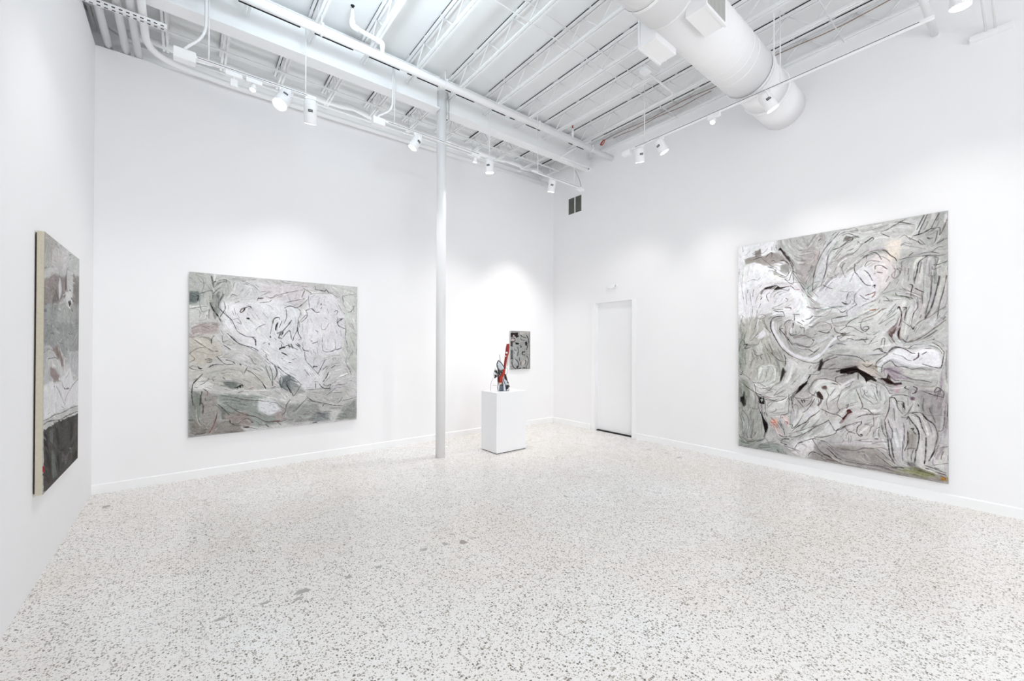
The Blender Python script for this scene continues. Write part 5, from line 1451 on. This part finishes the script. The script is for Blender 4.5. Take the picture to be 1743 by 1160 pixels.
def paint(data, H, W, base, seed, scrib=.5, streak=(7, 1.6), wob=1.6, lw=.74, tex=1.0, hide=2.6, redo=.0052):
    rng = np.random.default_rng(seed)
    img = np.ones((H, W, 3)) * np.array(base)
    items = []
    for ln in data.strip().splitlines():
        h, c, *pp = ln.split(); pts = [tuple(map(int, p.split(','))) for p in pp]
        items.append((h[0], float(h[1:]) * H / 1000, np.array([int(c[i:i + 2], 16) / 255 for i in (0, 2, 4)]), [(u * W / 1000, (1000 - v) * H / 1000) for u, v in pts]))
    def fill(wd, c, pts, al):
        P = np.array(pts); m = int(wd * 2 + 4)
        x0, y0 = np.maximum(P.min(0).astype(int) - m, 0); x1, y1 = np.minimum(P.max(0).astype(int) + m, (W, H))
        if x1 <= x0 or y1 <= y0: return
        yy, xx = np.mgrid[y0:y1, x0:x1] + .5; ins = np.zeros(yy.shape, bool)
        for (ax, ay), (bx_, by) in zip(pts, pts[1:] + pts[:1]):
            if ay == by: continue
            ins ^= ((ay > yy) != (by > yy)) & (xx < (bx_ - ax) * (yy - ay) / (by - ay) + ax)
        a = ins.astype(float)
        for _ in range(2): a = blur1(blur1(a, wd * .30, 0), wd * .30, 1)
        img[y0:y1, x0:x1] = img[y0:y1, x0:x1] * (1 - a[..., None] * al) + c * a[..., None] * al
    for kind, wd, c, pts in items:
        if kind == 'p': fill(wd, c, pts, .93)
    yy, xx = np.mgrid[0:H, 0:W].astype(float)
    s = H / 600
    w1, w2 = field(rng, H, W, 7 * s), field(rng, H, W, 7 * s)
    w3 = field(rng, H, W, 3 * s)
    img = sample(img, yy + wob * s * w1, xx + wob * s * w2)
    # brush direction: follows the drawn lines, wanders in between
    jc = field(rng, H, W, 45 * s) * .02; js = field(rng, H, W, 45 * s) * .02; ac = np.zeros((H, W)); as_ = np.zeros((H, W))
    for kind, wd, c, pts in items:
        for (ax, ay), (bx_, by) in zip(pts, pts[1:]):
            L = math.hypot(bx_ - ax, by - ay)
            if L < 2: continue
            th = 2 * math.atan2(by - ay, bx_ - ax)
            for t in np.linspace(0, 1, int(L / 3) + 2):
                x, y = int(ax + (bx_ - ax) * t), int(ay + (by - ay) * t)
                if 0 <= x < W and 0 <= y < H: ac[y, x] += math.cos(th); as_[y, x] += math.sin(th)
    for _ in range(3):
        ac = blur1(blur1(ac, 8 * s, 0), 8 * s, 1); as_ = blur1(blur1(as_, 8 * s, 0), 8 * s, 1)
    k = .5 * ac.std() + 1e-9; th = .5 * np.arctan2(as_ / k + jc * 40, ac / k + js * 40)
    def trail(x, y, n, st):
        q = [(x, y)]; d = rng.choice([-1, 1]); px_, py_ = 0, 0
        for _ in range(n):
            t = th[min(max(int(y), 0), H - 1), min(max(int(x), 0), W - 1)]; dx, dy_ = math.cos(t) * d, math.sin(t) * d
            if px_ * dx + py_ * dy_ < 0: dx, dy_ = -dx, -dy_
            x += dx * st; y += dy_ * st; px_, py_ = dx, dy_; q.append((x, y))
        return q
    def dab(pp, wd, c, al):
        m = int(wd + 2); P = np.array(pp); x0, y0 = np.maximum(P.min(0).astype(int) - m, 0); x1, y1 = np.minimum(P.max(0).astype(int) + m, (W, H))
        if x1 - x0 < 2 or y1 - y0 < 2: return
        ly, lx = np.mgrid[y0:y1, x0:x1] + .5; dm = np.full(ly.shape, 1e9)
        for (ax, ay), (bx_, by) in zip(pp, pp[1:]):
            dx, dy_ = bx_ - ax, by - ay; q = dx * dx + dy_ * dy_ + 1e-6
            tt = np.clip(((lx - ax) * dx + (ly - ay) * dy_) / q, 0, 1); dm = np.minimum(dm, np.hypot(lx - ax - tt * dx, ly - ay - tt * dy_))
        a = (np.clip(wd / 2 + .5 - dm, 0, 1) * al)[..., None]
        img[y0:y1, x0:x1] = img[y0:y1, x0:x1] * (1 - a) + c * a
    dens = W * H / (464 * 640)
    for i in range(int(1900 * dens)):
        x, y = rng.uniform(0, W), rng.uniform(0, H); c0 = img[int(y), int(x)]; l = c0.mean()
        amp = (.070 if l < .84 else .038) * tex; c = c0 + rng.normal(0, amp) + rng.normal(0, .010, 3)
        dab(trail(x, y, rng.integers(3, 8), 5 * s), rng.uniform(1.5, 6) * s, c, rng.uniform(.35, .75))
    lum = blur1(blur1(img.mean(2), 5 * s, 0), 5 * s, 1)
    for i in range(int(1000 * scrib * dens)):
        x, y = rng.uniform(0, W), rng.uniform(0, H); l = lum[int(y), int(x)]
        if rng.random() < (l - .62) * hide: continue
        dab(trail(x, y, rng.integers(2, 9), 3.5 * s), rng.uniform(.9, 1.7) * max(s, .8), np.array([.30, .285, .28]) * rng.uniform(.5, 1.6), rng.uniform(.25, .7))
    for i in range(int(260 * dens)):
        x, y = rng.uniform(0, W), rng.uniform(0, H)
        dab(trail(x, y, rng.integers(2, 7), 4 * s), rng.uniform(1, 2.6) * s, np.minimum(img[int(y), int(x)] + .16, .95), rng.uniform(.3, .7))
    for kind, wd, c, pts in items:
        if kind == 'p' and wd < redo * H: fill(wd, c, pts, .8)
    img = img + (tex * (.014 * field(rng, H, W, 14 * s) + .016 * field(rng, H, W, .8) + .012 * field(rng, H, W, 2.0 * s)))[..., None]
    for kind, wd, c, pts in items:
        if kind != 'k': continue
        pp = smooth_path(pts); wd = max(wd * lw, .95); L = len(pp); m = int(wd * 1.5 + 3)
        P = np.array(pp); x0, y0 = np.maximum(P.min(0).astype(int) - m, 0); x1, y1 = np.minimum(P.max(0).astype(int) + m, (W, H))
        if x1 <= x0 or y1 <= y0: continue
        ly, lx = np.mgrid[y0:y1, x0:x1] + .5; cov = np.zeros(ly.shape)
        for i in range(L - 1):
            (ax, ay), (bx_, by) = pp[i], pp[i + 1]; dx, dy_ = bx_ - ax, by - ay; q = dx * dx + dy_ * dy_ + 1e-6
            tt = np.clip(((lx - ax) * dx + (ly - ay) * dy_) / q, 0, 1); d = np.hypot(lx - ax - tt * dx, ly - ay - tt * dy_)
            f = (i + tt) / (L - 1); taper = .55 + .45 * np.sin(PI * np.clip(f, .02, .98)) ** .5
            ww = wd * taper * (1 + .30 * math.sin(i * 2.1 + ax)) / 2
            cov = np.maximum(cov, np.clip(ww + .6 - d, 0, 1) * np.clip(ww / .5, .45, 1))
        cov *= np.clip(.86 + .22 * sample(w3, ly, lx), .35, 1)
        img[y0:y1, x0:x1] = img[y0:y1, x0:x1] * (1 - cov[..., None]) + c * cov[..., None]
    return np.clip(img, .01, .98)
def art_material():
    m = bpy.data.materials.new('oil_paint_on_canvas'); m.use_nodes = True; nt = m.node_tree; b = nt.nodes['Principled BSDF']
    at = nt.nodes.new('ShaderNodeVertexColor'); at.layer_name = 'paint'
    tc = nt.nodes.new('ShaderNodeTexCoord'); n = nt.nodes.new('ShaderNodeTexNoise'); n.inputs['Scale'].default_value = 260; n.inputs['Detail'].default_value = 2
    nt.links.new(tc.outputs['Object'], n.inputs['Vector'])
    bp = nt.nodes.new('ShaderNodeBump'); bp.inputs['Strength'].default_value = .25; bp.inputs['Distance'].default_value = .002
    nt.links.new(n.outputs['Fac'], bp.inputs['Height']); nt.links.new(bp.outputs[0], b.inputs['Normal'])
    nt.links.new(at.outputs['Color'], b.inputs['Base Color']); b.inputs['Roughness'].default_value = .6; b.inputs['Specular IOR Level'].default_value = .06
    return m
ART = art_material()
def canvas(name, org, du, dv, nrm, th, img, gain, label, edge, gap=0.0, edge2=None):
    org = Vector(org) + Vector(nrm) * .004
    """org: lower left of the picture face as seen, du/dv: edge vectors, nrm: outward normal, th: thickness to the wall"""
    org, du, dv, nrm = map(Vector, (org, du, dv, nrm)); H, W = img.shape[:2]
    root = empty(name, org + du / 2 + dv / 2 - nrm * th, label, 'painting')
    u = np.linspace(0, 1, W); v = np.linspace(1, 0, H); U, V = np.meshgrid(u, v)
    P = np.array(org)[None, None] + U[..., None] * np.array(du) + V[..., None] * np.array(dv)
    me = bpy.data.meshes.new('painted_face'); me.vertices.add(H * W); me.vertices.foreach_set('co', P.reshape(-1))
    i = np.arange(H * W).reshape(H, W); q = np.stack([i[:-1, :-1], i[1:, :-1], i[1:, 1:], i[:-1, 1:]], -1).reshape(-1, 4)
    me.loops.add(q.size); me.loops.foreach_set('vertex_index', q.reshape(-1)); me.polygons.add(len(q))
    me.polygons.foreach_set('loop_start', np.arange(0, q.size, 4)); me.polygons.foreach_set('loop_total', np.full(len(q), 4))
    me.update(calc_edges=True); me.materials.append(ART)
    ca = me.color_attributes.new('paint', 'FLOAT_COLOR', 'POINT')
    col = np.ones((H, W, 4)); col[..., :3] = np.clip(lin(img) * gain, 0, .93); ca.data.foreach_set('color', col.reshape(-1))
    o = bpy.data.objects.new('painted_face', me); C.objects.link(o); under(o, root)
    e = .0008; a = org - nrm * e; mb = MB(); back = -nrm * (th - e - gap)
    c = [a, a + du, a + du + dv, a + dv]
    mb.hexa(c, [p + back for p in c])
    under(mb.build('canvas_edge', edge), root)
    if edge2:
        ins = .010; du1, dv1 = du.normalized() * ins, dv.normalized() * ins
        c2 = [a + back + du1 + dv1, a + back + du - du1 + dv1, a + back + du - du1 + dv - dv1, a + back + du1 + dv - dv1]
        under(MB().hexa(c2, [p - nrm * gap for p in c2]).build('stretcher_bar', edge2), root)
    return root
G = .93
img = paint(ART_R, 700, 508, (.745, .74, .735), 3, .85, lw=.70)
canvas('large_painting', (XR - .04, 2.4648, .2119), (0, -2.0083, 0), (0, 0, 2.7778), (-1, 0, 0), .04, img, .98, 'tall grey abstract painting with tangled line-drawn figures on the right wall', CANVASW)
img = paint(ART_L, 520, 517, (.79, .785, .782), 5, 1.0, hide=2.0, lw=.9)
canvas('wide_painting', (.0335, YB - .04, .5029), (1.9519, 0, 0), (0, 0, 1.9641), (0, -1, 0), .04, img, G, 'large square pale grey abstract painting on the back wall left of the column', CANVASW)
img = paint(ART_W, 480, 310, (.83, .825, .82), 8, .35, redo=0, streak=(14, 1.4))
canvas('side_painting', (-.731, 4.02, .61), (0, 1.125, 0), (0, 0, 1.735), (1, 0, 0), .04, img, .80, 'painting with a black lower band seen edge-on on the left wall', CANVAS, gap=.006, edge2=STRETCH)
img = paint(ART_S, 150, 101, (.64, .645, .64), 9, .7, lw=1.05, tex=1.3, wob=.6)
canvas('small_painting', (4.9, YB - .03, 1.14), (.504, 0, 0), (0, 0, .749), (0, -1, 0), .03, img, .80, 'small dark grey painting with bold black figures behind the sculpture', CANVASW)
